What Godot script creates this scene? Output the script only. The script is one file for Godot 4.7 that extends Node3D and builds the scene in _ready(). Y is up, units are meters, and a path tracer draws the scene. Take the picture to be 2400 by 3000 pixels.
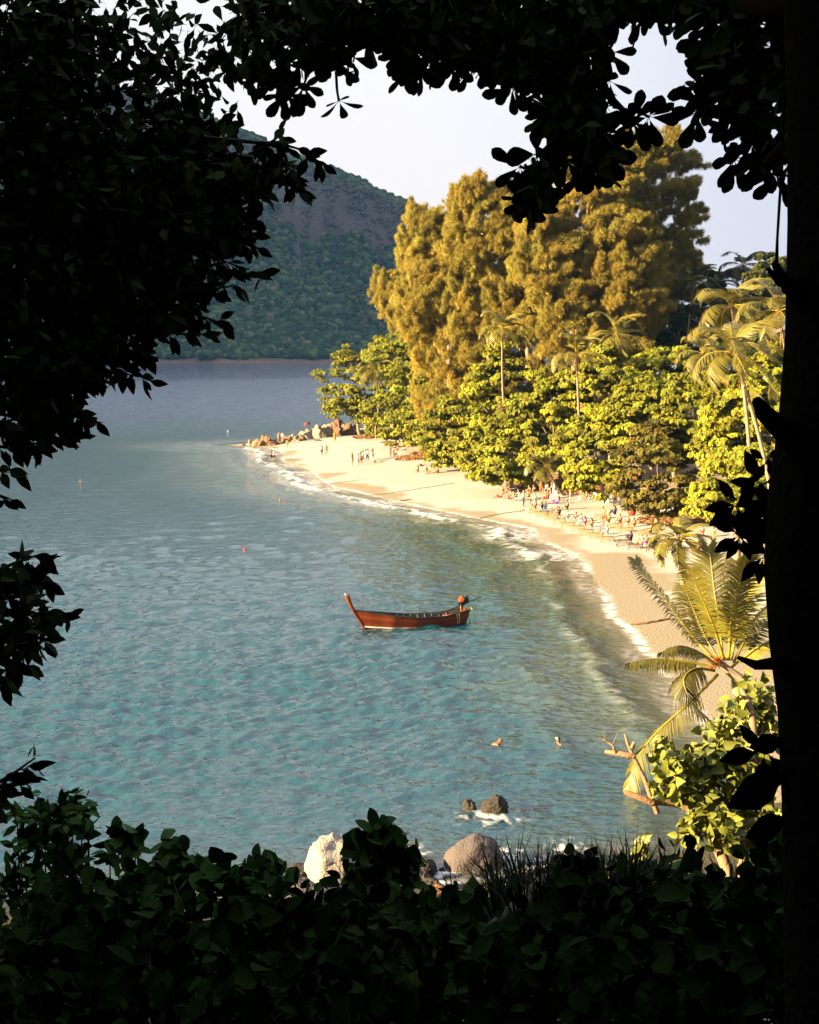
extends Node3D
# A shaded headland looks out over a bay: camera at the origin 18 m above the sea, looking along -Z. Metres, y up.

var rng := RandomNumberGenerator.new()
var used_names := {}
var mats := {}
var relief := {}
const SEA_SIDE := 2.5
const GX0 := -80.0
const GZ0 := -440.0
const GNX := 81
const GNZ := 201
var shore_grid := PackedFloat32Array()
# outline of the land: beach from its headland end to the sandy point, round the back, and the rocky headland shore
const SHORE := [
	[14.3, -72.9],	[13.9, -75.6],	[14.1, -84],	[13.8, -87],	[13.8, -93],	[13.8, -101.2],	[13.2, -105.2],	[13.9, -113.5],
	[13.9, -120.9],	[14.4, -133.2],	[13.4, -141],	[11.5, -148.6],	[12, -156.7],	[7.2, -165.8],	[2.9, -174.9],	[-1.4, -183.9],
	[-7.1, -198.3],	[-9.7, -203.6],	[-12.1, -216.7],	[-15, -233.3],	[-19.5, -247.6],	[-21.4, -270.6],	[-25, -282],	[-33, -290],
	[-25, -301],	[-18, -316],	[-14, -338],	[-5, -370],	[40, -420],	[150, -470],	[400, -520],	[400, 70],
	[-80, 70],	[-250, 40],	[-120, -20],	[-60, -38],	[-30, -46],	[-14, -49],	[-6, -50.5],	[0, -52],
	[5, -53],	[9, -54],	[12.3, -58],	[14.2, -64],	[14.5, -69],
]

# ------------------------------------------------------------------ mesh building
class MB:
	var v := PackedVector3Array()
	var n := PackedVector3Array()
	var c := PackedColorArray()
	var t := PackedVector2Array()
	var ix := PackedInt32Array()
	func add(p: Vector3, col := Color.WHITE, uv := Vector2.ZERO) -> int:
		v.append(p)
		c.append(col)
		t.append(uv)
		return v.size() - 1
	func tri(a: int, b: int, d: int) -> void:   # counter-clockwise from outside
		ix.append(a)
		ix.append(d)
		ix.append(b)
	func quad(a: int, b: int, d: int, e: int) -> void:
		tri(a, b, d)
		tri(a, d, e)
	func box(xf: Transform3D, s: Vector3, col := Color.WHITE) -> void:
		for ax in 3:
			for sg in [-1.0, 1.0]:
				var nn := Vector3.ZERO
				nn[ax] = sg
				var u := Vector3.ZERO
				u[(ax + 1) % 3] = 1.0
				var w := nn.cross(u)
				var h := s * 0.5
				var k := []
				for q in [[-1, -1], [1, -1], [1, 1], [-1, 1]]:
					k.append(add(xf * ((nn + u * float(q[0]) + w * float(q[1])) * h), col))
				quad(k[0], k[1], k[2], k[3])
	func tube(p: Array, r: Array, sides := 6, col := Color.WHITE, caps := true) -> void:
		var m := p.size()
		var side := Vector3.ZERO
		var first := v.size()
		for i in m:
			var d: Vector3 = (p[mini(i + 1, m - 1)] - p[maxi(i - 1, 0)]).normalized()
			if side == Vector3.ZERO:
				side = d.cross(Vector3.UP if absf(d.y) < 0.9 else Vector3.RIGHT).normalized()
			else:
				side = (side - d * side.dot(d)).normalized()
			var up := d.cross(side)
			for k in sides:
				var a := TAU * k / sides
				add(p[i] + (side * cos(a) + up * sin(a)) * float(r[mini(i, r.size() - 1)]), col)
		for i in m - 1:
			for k in sides:
				var a := first + i * sides + k
				var b := first + i * sides + (k + 1) % sides
				quad(a, b, b + sides, a + sides)
		if caps:
			var a := add(p[0], col)
			var b := add(p[m - 1], col)
			for k in sides:
				tri(a, first + (k + 1) % sides, first + k)
				tri(b, first + (m - 1) * sides + k, first + (m - 1) * sides + (k + 1) % sides)
	func leaf(xf: Transform3D, L: float, W: float, shape: Array, fold: float, bend: float, col := Color.WHITE) -> void:
		# along +Z, upper face +Y; shape is a list of [position, half width]
		var last := []
		for s in shape:
			var z: float = s[0] * L
			var y: float = -bend * s[0] * s[0] * L
			var w: float = s[1] * W
			var mid := add(xf * Vector3(0, y, z), col)
			if w < 0.001:
				if last.size() == 3:
					tri(last[0], last[1], mid)
					tri(last[1], last[2], mid)
				last = [mid]
				continue
			var row := [add(xf * Vector3(w, y + fold * w, z), col), mid, add(xf * Vector3(-w, y + fold * w, z), col)]
			if last.size() == 3:
				quad(last[0], last[1], row[1], row[0])
				quad(last[1], last[2], row[2], row[1])
			elif last.size() == 1:
				tri(last[0], row[1], row[0])
				tri(last[0], row[2], row[1])
			last = row
	func mesh(colored := true, textured := false) -> ArrayMesh:
		n.resize(v.size())
		n.fill(Vector3.ZERO)
		for i in range(0, ix.size(), 3):
			var a := v[ix[i]]
			var f := (v[ix[i + 2]] - a).cross(v[ix[i + 1]] - a)
			n[ix[i]] += f
			n[ix[i + 1]] += f
			n[ix[i + 2]] += f
		for i in n.size():
			n[i] = n[i].normalized() if n[i].length_squared() > 1e-20 else Vector3.UP
		var a := []
		a.resize(Mesh.ARRAY_MAX)
		a[Mesh.ARRAY_VERTEX] = v
		a[Mesh.ARRAY_NORMAL] = n
		if colored:
			a[Mesh.ARRAY_COLOR] = c
		if textured:
			a[Mesh.ARRAY_TEX_UV] = t
		a[Mesh.ARRAY_INDEX] = ix
		var m := ArrayMesh.new()
		m.add_surface_from_arrays(Mesh.PRIMITIVE_TRIANGLES, a, [], {}, 0)
		return m

const OBOVATE := [[0.0, 0.04], [0.15, 0.13], [0.35, 0.27], [0.6, 0.42], [0.8, 0.44], [0.93, 0.26], [1.0, 0.0]]
const LANCE := [[0.0, 0.02], [0.12, 0.1], [0.35, 0.38], [0.6, 0.4], [0.85, 0.18], [1.0, 0.0]]
const OVAL := [[0.0, 0.03], [0.12, 0.2], [0.35, 0.48], [0.62, 0.46], [0.85, 0.26], [1.0, 0.0]]
const HEART := [[0.0, 0.02], [0.04, 0.34], [0.25, 0.5], [0.55, 0.38], [0.8, 0.16], [1.0, 0.0]]
const COARSE := [[0.0, 0.03], [0.35, 0.45], [0.75, 0.42], [1.0, 0.0]]

# ------------------------------------------------------------------ naming and tagging
func numbered(called: String) -> String:
	var k: int = used_names.get(called, -1) + 1
	used_names[called] = k
	return called if k == 0 else "%s_%03d" % [called, k]

func tag(o: Node3D, label: String, category: String, group := "") -> void:
	if label:
		o.set_meta("label", label)
	if category:
		o.set_meta("category", category)
	if group:
		o.set_meta("group", group)

func thing(called: String, label: String, category: String, at := Vector3.ZERO, turn := 0.0, group := "") -> Node3D:
	var o := Node3D.new()
	o.name = numbered(called)
	add_child(o, true)
	o.position = at
	o.rotation.y = turn
	tag(o, label, category, group)
	return o

func obj(called: String, m: Mesh, material: Material, parent: Node3D = null, kind := "") -> MeshInstance3D:
	var o := MeshInstance3D.new()
	o.mesh = m
	o.material_override = material
	if parent == null:
		o.name = numbered(called)
		add_child(o, true)
	else:
		var k: int = parent.get_meta("n_" + called, 0)
		parent.set_meta("n_" + called, k + 1)
		o.name = called if k == 0 else "%s_%03d" % [called, k]
		parent.add_child(o, true)
	if kind:
		o.set_meta("kind", kind)
	return o

func many(called: String, m: Mesh, material: Material, xfs: Array, cols: PackedColorArray, parent: Node3D = null) -> MultiMeshInstance3D:
	var mm := MultiMesh.new()
	mm.transform_format = MultiMesh.TRANSFORM_3D
	mm.use_colors = cols.size() > 0
	mm.mesh = m
	mm.instance_count = xfs.size()
	for i in xfs.size():
		mm.set_instance_transform(i, xfs[i])
		if cols.size() > 0:
			mm.set_instance_color(i, cols[i])
	var o := MultiMeshInstance3D.new()
	o.multimesh = mm
	o.material_override = material
	o.name = numbered(called) if parent == null else called
	(self if parent == null else parent).add_child(o, true)
	o.set_meta("kind", "stuff")
	return o

# ------------------------------------------------------------------ materials
func lin(r: float, g: float, b: float) -> Color:
	return Color(r, g, b).linear_to_srgb()

func noise_map(called: String, freq: float, octaves: int, size := 512, kind := FastNoiseLite.TYPE_SIMPLEX_SMOOTH) -> NoiseTexture2D:
	if relief.has(called):
		return relief[called]
	var f := FastNoiseLite.new()
	f.seed = called.hash() % 10000
	f.noise_type = kind
	f.frequency = freq
	f.fractal_octaves = octaves
	var tx := NoiseTexture2D.new()
	tx.noise = f
	tx.seamless = true
	tx.width = size
	tx.height = size
	relief[called] = tx
	return tx

func mat(called: String, r: float, g: float, b: float, rough := 0.8, vertex := false) -> StandardMaterial3D:
	if mats.has(called):
		return mats[called]
	var m := StandardMaterial3D.new()
	m.resource_name = called
	m.albedo_color = lin(r, g, b)
	m.roughness = rough
	m.metallic_specular = 0.4
	m.vertex_color_use_as_albedo = vertex
	mats[called] = m
	return m

func leafy(called: String, rough := 0.5, glow := 0.35, spec := 0.4) -> StandardMaterial3D:
	var m := mat(called, 1, 1, 1, rough, true)
	m.metallic_specular = spec
	if glow > 0.0:
		m.backlight_enabled = true
		m.backlight = lin(glow, glow, glow * 0.6)
	return m

func grainy(m: StandardMaterial3D, scale: float, height: float, tex: Texture2D, speckle: Texture2D = null) -> StandardMaterial3D:
	m.uv1_triplanar = true
	m.uv1_world_triplanar = true
	m.uv1_scale = Vector3.ONE * scale
	m.heightmap_enabled = true
	m.heightmap_texture = tex
	m.heightmap_scale = height
	if speckle:
		m.albedo_texture = speckle
	return m

func ramp_map(called: String, freq: float, octaves: int, a: Color, b: Color, size := 512) -> NoiseTexture2D:
	if relief.has(called):
		return relief[called]
	var tx: NoiseTexture2D = noise_map(called, freq, octaves, size)
	var gr := Gradient.new()
	gr.set_color(0, a)
	gr.set_color(1, b)
	tx.color_ramp = gr
	return tx

# ------------------------------------------------------------------ the lie of the land
func build_shore_grid() -> void:
	shore_grid.resize(GNX * GNZ)
	var pts := PackedVector2Array()
	for p in SHORE:
		pts.append(Vector2(p[0], p[1]))
	var m := pts.size()
	for j in GNZ:
		for i in GNX:
			var q := Vector2(GX0 + i * SEA_SIDE, GZ0 + j * SEA_SIDE)
			var best := 1e9
			for k in m:
				var a := pts[k]
				var e := pts[(k + 1) % m] - a
				var w := q - a
				var d := (w - e * clampf(w.dot(e) / e.length_squared(), 0.0, 1.0)).length_squared()
				if d < best:
					best = d
			best = sqrt(best)
			shore_grid[j * GNX + i] = best if Geometry2D.is_point_in_polygon(q, pts) else -best

func inland(x: float, z: float) -> float:   # metres inland from the waterline, negative out at sea
	var fx := clampf((x - GX0) / SEA_SIDE, 0.0, GNX - 1.001)
	var fz := clampf((z - GZ0) / SEA_SIDE, 0.0, GNZ - 1.001)
	var i := int(fx)
	var j := int(fz)
	fx -= i
	fz -= j
	var k := j * GNX + i
	return lerpf(lerpf(shore_grid[k], shore_grid[k + 1], fx), lerpf(shore_grid[k + GNX], shore_grid[k + GNX + 1], fx), fz)

func land_height(x: float, z: float) -> float:
	var s := inland(x, z)
	if s < 0.0:
		return maxf(s * 0.07, -4.0)
	var beach := s * 0.09
	if s > 6.0:
		beach = 0.54 + (s - 6.0) * 0.075
	if s > 20.0:
		beach = 1.59 + 8.0 * (1.0 - exp(-(s - 20.0) / 50.0))
	var head := 16.4 * pow(minf(s, 54.0) / 54.0, 1.35) + maxf(s - 58.0, 0.0) * 0.7  # the rise behind the viewpoint is added to block skylight
	return lerpf(beach, head, smoothstep(-80.0, -62.0, z))

func on_land(x: float, z: float, up := 0.0) -> Vector3:
	return Vector3(x, land_height(x, z) + up, z)

# ------------------------------------------------------------------ land, sea, far island
func fbm(f: FastNoiseLite, x: float, z: float, scale: float) -> float:
	return f.get_noise_2d(x * scale, z * scale)

func noise(seed_: int, octaves := 3, freq := 1.0) -> FastNoiseLite:
	var f := FastNoiseLite.new()
	f.seed = seed_
	f.noise_type = FastNoiseLite.TYPE_SIMPLEX_SMOOTH
	f.frequency = freq
	f.fractal_octaves = octaves
	return f

func grid_mesh(xs: PackedFloat32Array, zs: PackedFloat32Array, height: Callable, shade: Callable, keep: Callable) -> ArrayMesh:
	var b := MB.new()
	var nx := xs.size()
	for z in zs:
		for x in xs:
			var y: float = height.call(x, z)
			b.add(Vector3(x, y, z), shade.call(x, y, z))
	for j in zs.size() - 1:
		for i in nx - 1:
			if keep.call(xs[i], zs[j]):
				var k := j * nx + i
				b.quad(k, k + nx, k + nx + 1, k + 1)
	return b.mesh()

func steps(a: float, b: float, d: float) -> PackedFloat32Array:
	var out := PackedFloat32Array()
	var k := int(ceil((b - a) / d))
	for i in k + 1:
		out.append(a + (b - a) * i / k)
	return out

func build_land() -> void:
	var nf := noise(11, 4)
	var earth := mat("forest_earth", 1, 1, 1, 0.95, true)
	grainy(earth, 0.5, 5.0, noise_map("earth_relief", 0.02, 4))
	var rough_land := func(x: float, z: float) -> float:
		var s := inland(x, z)
		var y := land_height(x, z)
		if s > -6.0 and s < 34.0 and z < -64.0 and z > -345.0 and x < 66.0:
			return y - 0.6
		if s > 60.0 and z > -60.0:
			y += fbm(nf, x, z, 0.08) * 2.0
		return y + fbm(nf, x, z, 0.2) * 0.25 * smoothstep(2.0, 12.0, s)
	var earth_tone := func(x: float, y: float, z: float) -> Color:
		var k := 0.5 + 0.5 * fbm(nf, x, z, 0.6)
		return Color(0.05, 0.038, 0.02).lerp(Color(0.03, 0.032, 0.014), k)
	var o := obj("ground", grid_mesh(steps(-130, 330, 4.5), steps(-520, 60, 4.5), rough_land, earth_tone, func(x, z): return inland(x, z) > -14.0), earth)
	o.set_meta("kind", "structure")
	# the beach as a finer sheet
	var sand := mat("beach_sand", 1, 1, 1, 0.9, true)
	grainy(sand, 0.19, 4.5, noise_map("sand_relief", 0.05, 5), ramp_map("sand_speckle", 0.06, 5, Color(0.8, 0.78, 0.76), Color(1, 1, 1)))
	var bn := noise(5, 3)
	var sand_height := func(x: float, z: float) -> float:
		var s := inland(x, z)
		return land_height(x, z) + fbm(bn, x, z, 0.15) * 0.12 * smoothstep(4.0, 10.0, s)
	var sand_tone := func(x: float, y: float, z: float) -> Color:
		var s := inland(x, z)
		var k := fbm(bn, x, z, 0.35)
		var dry := Color(0.41, 0.395, 0.36) * (1.0 + 0.1 * k)
		var wet := Color(0.25, 0.215, 0.15)
		var along := fbm(bn, x + 40.0, z, 0.07)
		var near_end := 4.2 * smoothstep(-150.0, -122.0, z) + 5.0 * smoothstep(-98.0, -80.0, z)
		var c := wet.lerp(dry, smoothstep(1.2 + along * 4.2 + near_end, 2.6 + along * 4.6 + near_end * 1.15, s + 0.5 * k))
		if s < 0.0:
			c = wet.lerp(Color(0.27, 0.25, 0.17), 0.5)
		var litter := smoothstep(17.0, 25.0, s + 7.0 * fbm(bn, x, z, 0.25))
		c = c.lerp(Color(0.16, 0.085, 0.03), litter * 0.75)
		c.a = 1.0
		return c
	var keep := func(x: float, z: float) -> bool:
		var s := inland(x, z)
		return s > -12.0 and s < 36.0
	o = obj("beach", grid_mesh(steps(-48, 64, 0.8), steps(-345, -62, 0.8), sand_height, sand_tone, keep), sand)
	o.set_meta("kind", "structure")

var waves := []
func make_waves() -> void:
	rng.seed = 77
	# wind sea that runs to the right and towards the headland; lengths from half a metre to seven metres
	for i in 30:
		var L := 0.38 * pow(1.105, i)
		var a := deg_to_rad(rng.randf_range(-50, 50) + (80.0 if i % 4 else 40.0))
		var k := TAU / L
		waves.append([cos(a) * k, sin(a) * k, rng.randf() * TAU, 0.0235 * (pow(L, 0.95) if L < 1.2 else 1.19 * pow(1.2 / L, 0.55)), L])

func build_sea() -> void:
	make_waves()
	var m := mat("sea_water", 1, 1, 1, 0.05, true)
	m.metallic_specular = 0.75
	m.transparency = BaseMaterial3D.TRANSPARENCY_ALPHA
	var white := Image.create(4, 4, false, Image.FORMAT_RGBA8)
	white.fill(Color.WHITE)
	m.albedo_texture = ImageTexture.create_from_image(white)
	m.uv1_triplanar = true
	m.uv1_world_triplanar = true
	m.uv1_scale = Vector3(1.0 / 11.0, 1.0, 1.0 / 7.0)
	var ripple: NoiseTexture2D = noise_map("ripple_normals", 0.012, 5, 1024)
	ripple.as_normal_map = true
	ripple.bump_strength = 14.0
	m.normal_enabled = true
	m.normal_texture = ripple
	m.normal_scale = 0.75
	var cn := noise(21, 3)
	var b := MB.new()
	var cols := PackedFloat32Array()
	for i in 341:
		cols.append(-0.32 + 0.64 * i / 340.0)
	var left := PackedFloat32Array([-9.0, -4.0, -1.6, -0.8, -0.55, -0.43, -0.37])
	var right := PackedFloat32Array([0.37, 0.43, 0.55, 0.8, 1.6])
	left.append_array(cols)
	left.append_array(right)
	cols = left
	var d := 34.0
	var ds := PackedFloat32Array()
	while d < 1500.0:
		ds.append(d)
		d += maxf(0.16, 2.7e-5 * d * d)
	for q in [1550, 1700, 2200, 3200]:
		ds.append(q)
	for r in ds.size():
		var dist := ds[r]
		var spacing := maxf(0.16, 2.7e-5 * dist * dist)
		for t in cols:
			var x := t * dist
			var z := -dist
			var s := inland(x, z) if dist < 435.0 else -200.0
			var off := -s
			var calm := clampf((off + 1.5) / 14.0, 0.1, 1.0) * smoothstep(0.4, 0.32, absf(t)) * smoothstep(430.0, 330.0, dist)
			var y := 0.0
			var gust := 0.85 + 0.45 * cn.get_noise_2d(x * 0.035, z * 0.02)
			if calm > 0.01 and s < 6.0:
				for w in waves:
					if w[4] < spacing * 3.0:
						continue
					var ph: float = w[0] * x + w[1] * z + w[2]
					var sn := sin(ph)
					y += w[3] * (sn + 0.35 * sn * absf(sn))
				y *= calm * gust * lerpf(1.0, 0.35, smoothstep(125.0, 205.0, dist))
			if off > 0.0 and off < 16.0 and z < -66.0:   # swell that steepens near the beach
				var front := off + 1.6 * cn.get_noise_2d(x * 0.12, z * 0.12)
				y += 0.2 * exp(-pow((front - 3.2) / 0.7, 2.0)) + 0.13 * exp(-pow((front - 7.5) / 1.0, 2.0)) + 0.09 * exp(-pow((front - 12.5) / 1.2, 2.0))
			if dist > 260.0 and off > 3.0 and absf(t) < 0.4:   # chop shorter than the sheet's own steps
				y += minf(spacing, 5.0) * smoothstep(260.0, 420.0, dist) * 0.03 * rng.randf_range(-1, 1)
			var k := cn.get_noise_2d(x * 0.03, z * 0.03)
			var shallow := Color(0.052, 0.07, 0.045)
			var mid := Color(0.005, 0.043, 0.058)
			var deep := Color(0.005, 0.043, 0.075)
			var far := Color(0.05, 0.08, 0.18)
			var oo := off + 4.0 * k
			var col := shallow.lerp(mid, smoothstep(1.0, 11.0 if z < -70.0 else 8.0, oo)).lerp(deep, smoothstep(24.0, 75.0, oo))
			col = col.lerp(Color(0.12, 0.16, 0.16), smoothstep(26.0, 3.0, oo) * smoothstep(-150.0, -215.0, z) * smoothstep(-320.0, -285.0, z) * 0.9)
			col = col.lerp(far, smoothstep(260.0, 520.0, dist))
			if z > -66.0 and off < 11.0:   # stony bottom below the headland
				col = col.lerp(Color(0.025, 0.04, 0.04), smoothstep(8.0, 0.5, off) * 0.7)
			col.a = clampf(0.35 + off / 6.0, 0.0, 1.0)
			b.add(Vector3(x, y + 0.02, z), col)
	var nc := cols.size()
	for r in ds.size() - 1:
		for i in nc - 1:
			var k := r * nc + i
			b.quad(k, k + 1, k + nc + 1, k + nc)
	obj("sea", b.mesh(), m).set_meta("kind", "structure")

func surf_mesh(path: Array, bands: Array, seed_: int) -> ArrayMesh:
	# lacy foam laid along the waterline; bands are [offset seawards, half width, strength]
	var f := noise(seed_, 4)
	var b := MB.new()
	var len := 0.0
	var rows := 0
	var across := 40
	for i in path.size() - 1:
		var p := Vector2(path[i][0], path[i][1])
		var q := Vector2(path[i + 1][0], path[i + 1][1])
		var k := int(maxf(1.0, p.distance_to(q) / 0.22))
		for j in k:
			var at := p.lerp(q, float(j) / k)
			var gx := inland(at.x + 1.5, at.y) - inland(at.x - 1.5, at.y)
			var gz := inland(at.x, at.y + 1.5) - inland(at.x, at.y - 1.5)
			var out := -Vector2(gx, gz).normalized()
			len += 0.22
			for c in across + 1:
				var off := -1.8 + 11.0 * c / across
				var wob := 1.5 * f.get_noise_2d(len * 0.09, 3.0) + 0.6 * f.get_noise_2d(len * 0.35, 9.0)
				var a := 0.0
				for band in bands:
					a += band[2] * exp(-pow((off - wob * band[3] - band[0]) / band[1], 2.0)) * clampf(0.55 + 1.3 * f.get_noise_2d(len * 0.06 + band[0] * 10.0, 40.0), 0.0, 1.3)
				var lace := f.get_noise_2d(len * 0.8, off * 1.3)
				a = clampf(a * (0.8 + 1.6 * lace) - 0.06, 0.0, 0.92)
				var pos := at + out * (off - wob)
				var sea := 0.06 + 0.2 * exp(-pow((off - 3.2) / 0.8, 2.0)) + 0.13 * exp(-pow((off - 7.5) / 1.1, 2.0))
				var y := maxf(land_height(pos.x, pos.y) + 0.03, sea if off - wob > -0.3 else 0.0)
				b.add(Vector3(pos.x, y, pos.y), Color(0.66, 0.65, 0.66, a), Vector2(len, off))
			if rows > 0:
				for c in across:
					var k0 := (rows - 1) * (across + 1) + c
					if b.c[k0].a + b.c[k0 + 1].a + b.c[k0 + across + 1].a + b.c[k0 + across + 2].a > 0.02:
						b.quad(k0, k0 + 1, k0 + across + 2, k0 + across + 1)
			rows += 1
	return b.mesh(true, true)

func build_surf() -> void:
	var m := mat("sea_foam", 1, 1, 1, 0.85, true)
	m.transparency = BaseMaterial3D.TRANSPARENCY_ALPHA
	m.albedo_texture = ramp_map("foam_lace", 0.03, 4, Color(1, 1, 1, 0.5), Color(1, 1, 1, 1.0), 512)
	m.uv1_scale = Vector3(0.25, 0.25, 1)
	obj("surf", surf_mesh(SHORE.slice(0, 10), [[-0.15, 0.35, 1.4, 1.0], [0.9, 0.7, 0.55, 0.9], [3.6, 0.35, 0.35, 0.5]], 31), m, null, "structure")
	obj("surf", surf_mesh(SHORE.slice(9, 23), [[-0.15, 0.35, 1.3, 1.0], [2.0, 2.5, 0.85, 0.8], [3.6, 0.6, 0.9, 0.6], [6.0, 1.6, 0.18, 0.5]], 32), m, null, "structure")
	obj("surf", surf_mesh(SHORE.slice(SHORE.size() - 9, SHORE.size()), [[0.5, 0.4, 0.35, 1.0], [2.2, 0.7, 0.2, 0.7]], 33), m, null, "structure")

func ridge_line(x: float) -> float:
	var pts := [[-2600, 260], [-1900, 560], [-1350, 660], [-900, 590], [-600, 440], [-430, 345], [-347, 330], [-224, 291], [-160, 258], [-100, 236], [-50, 216], [0, 191], [60, 150], [130, 96], [220, 36], [300, -10], [420, -40]]  # tall ridge left of the view is added to throw shade on the hill
	for i in pts.size() - 1:
		if x < pts[i + 1][0]:
			var t := clampf((x - pts[i][0]) / (pts[i + 1][0] - pts[i][0]), 0.0, 1.0)
			return lerpf(pts[i][1], pts[i + 1][1], t)
	return -40.0

func island_height(f: FastNoiseLite, x: float, z: float) -> float:
	var front := -1560.0 + 22.0 * f.get_noise_2d(x * 0.02, 0.0) + maxf(0.0, -x - 350.0) * 1.25  # unseen left flank pulled forward, placed to block the sun
	var ridge_z := front - 520.0
	var top := ridge_line(x)
	var k := (front - z) / 520.0
	if k < 0.0:
		return k * 40.0
	if k > 1.0:
		return top - (k - 1.0) * 160.0
	var gully := f.get_noise_2d(x * 0.012, z * 0.004) * 30.0 * sin(k * PI)
	# steep lower wood, a bench, then the bare rock band below the top
	var prof := k * 0.62 + 0.38 * smoothstep(0.5, 0.86, k)
	gully += (f.get_noise_2d(x * 0.05, z * 0.018 + 50.0) * 13.0 + absf(f.get_noise_2d(x * 0.13, z * 0.04)) * 8.0) * sin(k * PI)
	return maxf(top, 0.0) * prof + minf(top, 0.0) + gully * clampf(top / 150.0, 0.0, 1.0) + 1.5

func build_island() -> void:
	var f := noise(3, 4)
	var rock := mat("island_slope", 1, 1, 1, 0.95, true)
	grainy(rock, 0.02, 400.0, noise_map("crag_relief", 0.02, 5))
	var shade := func(x: float, y: float, z: float) -> Color:
		if y < 5.0:
			return Color(0.2, 0.13, 0.1)
		return Color(0.11, 0.072, 0.07).lerp(Color(0.045, 0.05, 0.035), clampf(0.4 + 1.2 * f.get_noise_2d(x * 0.06, z * 0.02), 0.0, 1.0))
	var hgt := func(x: float, z: float) -> float: return island_height(f, x, z)
	obj("island_hill", grid_mesh(steps(-2600, 420, 20), steps(-2700, 200, 20), hgt, shade, func(x, z): return island_height(f, x, z) > -30.0), rock, null, "structure")
	# the wood on it
	var b := MB.new()
	var ico := SphereMesh.new()
	ico.radius = 1.0
	ico.height = 2.0
	ico.radial_segments = 9
	ico.rings = 5
	var arr := ico.get_mesh_arrays()
	var vv: PackedVector3Array = arr[Mesh.ARRAY_VERTEX]
	var lump := noise(9, 2)
	for p in vv:
		var q := p * (1.0 + 0.45 * lump.get_noise_3d(p.x * 1.7, p.y * 1.7, p.z * 1.7))
		b.add(Vector3(q.x, q.y * 0.8, q.z), Color.WHITE)
	b.ix = arr[Mesh.ARRAY_INDEX]
	var tree := b.mesh()
	var xfs := []
	var cols := PackedColorArray()
	rng.seed = 41
	for i in 52000:
		var x := rng.randf_range(-620, 240)
		var k := pow(rng.randf(), 0.85)
		var z := -1540.0 - 540.0 * k
		var y := island_height(f, x, z)
		if y < 4.0:
			continue
		var top := ridge_line(x)
		var rel := y / maxf(top, 30.0)
		var patch := f.get_noise_2d(x * 0.022, z * 0.012)
		var bare := smoothstep(0.58, 0.72, rel + patch * 0.25) * smoothstep(0.97, 0.9, rel + patch * 0.04)
		if rng.randf() < bare * 0.6:
			continue
		var s := rng.randf_range(2.0, 5.2) * (0.55 if bare > 0.4 else 1.0)
		xfs.append(Transform3D(Basis(Vector3.UP, rng.randf() * TAU).scaled(Vector3(s, s * rng.randf_range(0.8, 1.35), s)), Vector3(x, y + s * 0.5, z)))
		var g := rng.randf()
		var c := Color(0.02, 0.042, 0.022).lerp(Color(0.1, 0.135, 0.04), g * g * g)
		if bare > 0.3:
			c = c.lerp(Color(0.12, 0.085, 0.075), 0.6)
		elif rng.randf() < 0.06:
			c = Color(0.14, 0.12, 0.07)
		cols.append(c)
	many("island_wood", tree, leafy("island_leaves", 0.9, 0.0, 0.2), xfs, cols)

# ------------------------------------------------------------------ trees and palms behind the beach
func rosette(k: int, L: float, W: float, rise: float, shape: Array, seed_: int, fold := 0.15, bend := 0.2) -> ArrayMesh:
	var r := RandomNumberGenerator.new()
	r.seed = seed_
	var b := MB.new()
	for i in k:
		var ba := Basis(Vector3.UP, TAU * i / k + r.randf_range(-0.4, 0.4)) * Basis(Vector3.RIGHT, -rise + r.randf_range(-0.5, 0.5)) * Basis(Vector3.BACK, r.randf_range(-0.5, 0.5))
		var l := L * r.randf_range(0.7, 1.15)
		var g := r.randf_range(0.75, 1.2)
		b.leaf(Transform3D(ba, Vector3(0, r.randf_range(-0.12, 0.12) * L, 0)), l, W * l / L, shape, fold, bend, Color(g, g * r.randf_range(0.95, 1.05), g))
	return b.mesh()

func tuft(k: int, L: float, W: float, spread: float, seed_: int) -> ArrayMesh:
	# soft hanging twigs of a casuarina: thin bent blades out of one point, along +Y and then falling over
	var r := RandomNumberGenerator.new()
	r.seed = seed_
	var b := MB.new()
	for i in k:
		var az := r.randf() * TAU
		var tilt := spread * sqrt(r.randf())
		var d := Vector3(sin(tilt) * cos(az), cos(tilt), sin(tilt) * sin(az))
		var l := L * r.randf_range(0.6, 1.1)
		var side := d.cross(Vector3(r.randf() - 0.5, r.randf() - 0.5, r.randf() - 0.5)).normalized() * W
		var p0 := Vector3(r.randf_range(-0.1, 0.1), r.randf_range(-0.1, 0.1), r.randf_range(-0.1, 0.1)) * L
		var p1 := p0 + d * l * 0.55
		var p2 := p1 + (d * 0.55 + Vector3(0, -0.75, 0)).normalized() * l * 0.55
		var g := r.randf_range(0.75, 1.2)
		var c := Color(g, g, g)
		var a := b.add(p0 - side, c)
		var a2 := b.add(p0 + side, c)
		var e := b.add(p1 - side, c)
		var e2 := b.add(p1 + side, c)
		var f := b.add(p2, c)
		b.quad(a, a2, e2, e)
		b.tri(e, e2, f)
	return b.mesh()

func rand_dir() -> Vector3:
	var y := rng.randf_range(-1, 1)
	var a := rng.randf() * TAU
	var r := sqrt(1.0 - y * y)
	return Vector3(r * cos(a), y, r * sin(a))

func facing(up: Vector3) -> Basis:   # a basis whose Y is up, turned at random about it
	up = up.normalized()
	var x := up.cross(Vector3(0.31, 0.2, 0.93)).normalized()
	return Basis(x, up, x.cross(up)) * Basis(Vector3.UP, rng.randf() * TAU)

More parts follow.
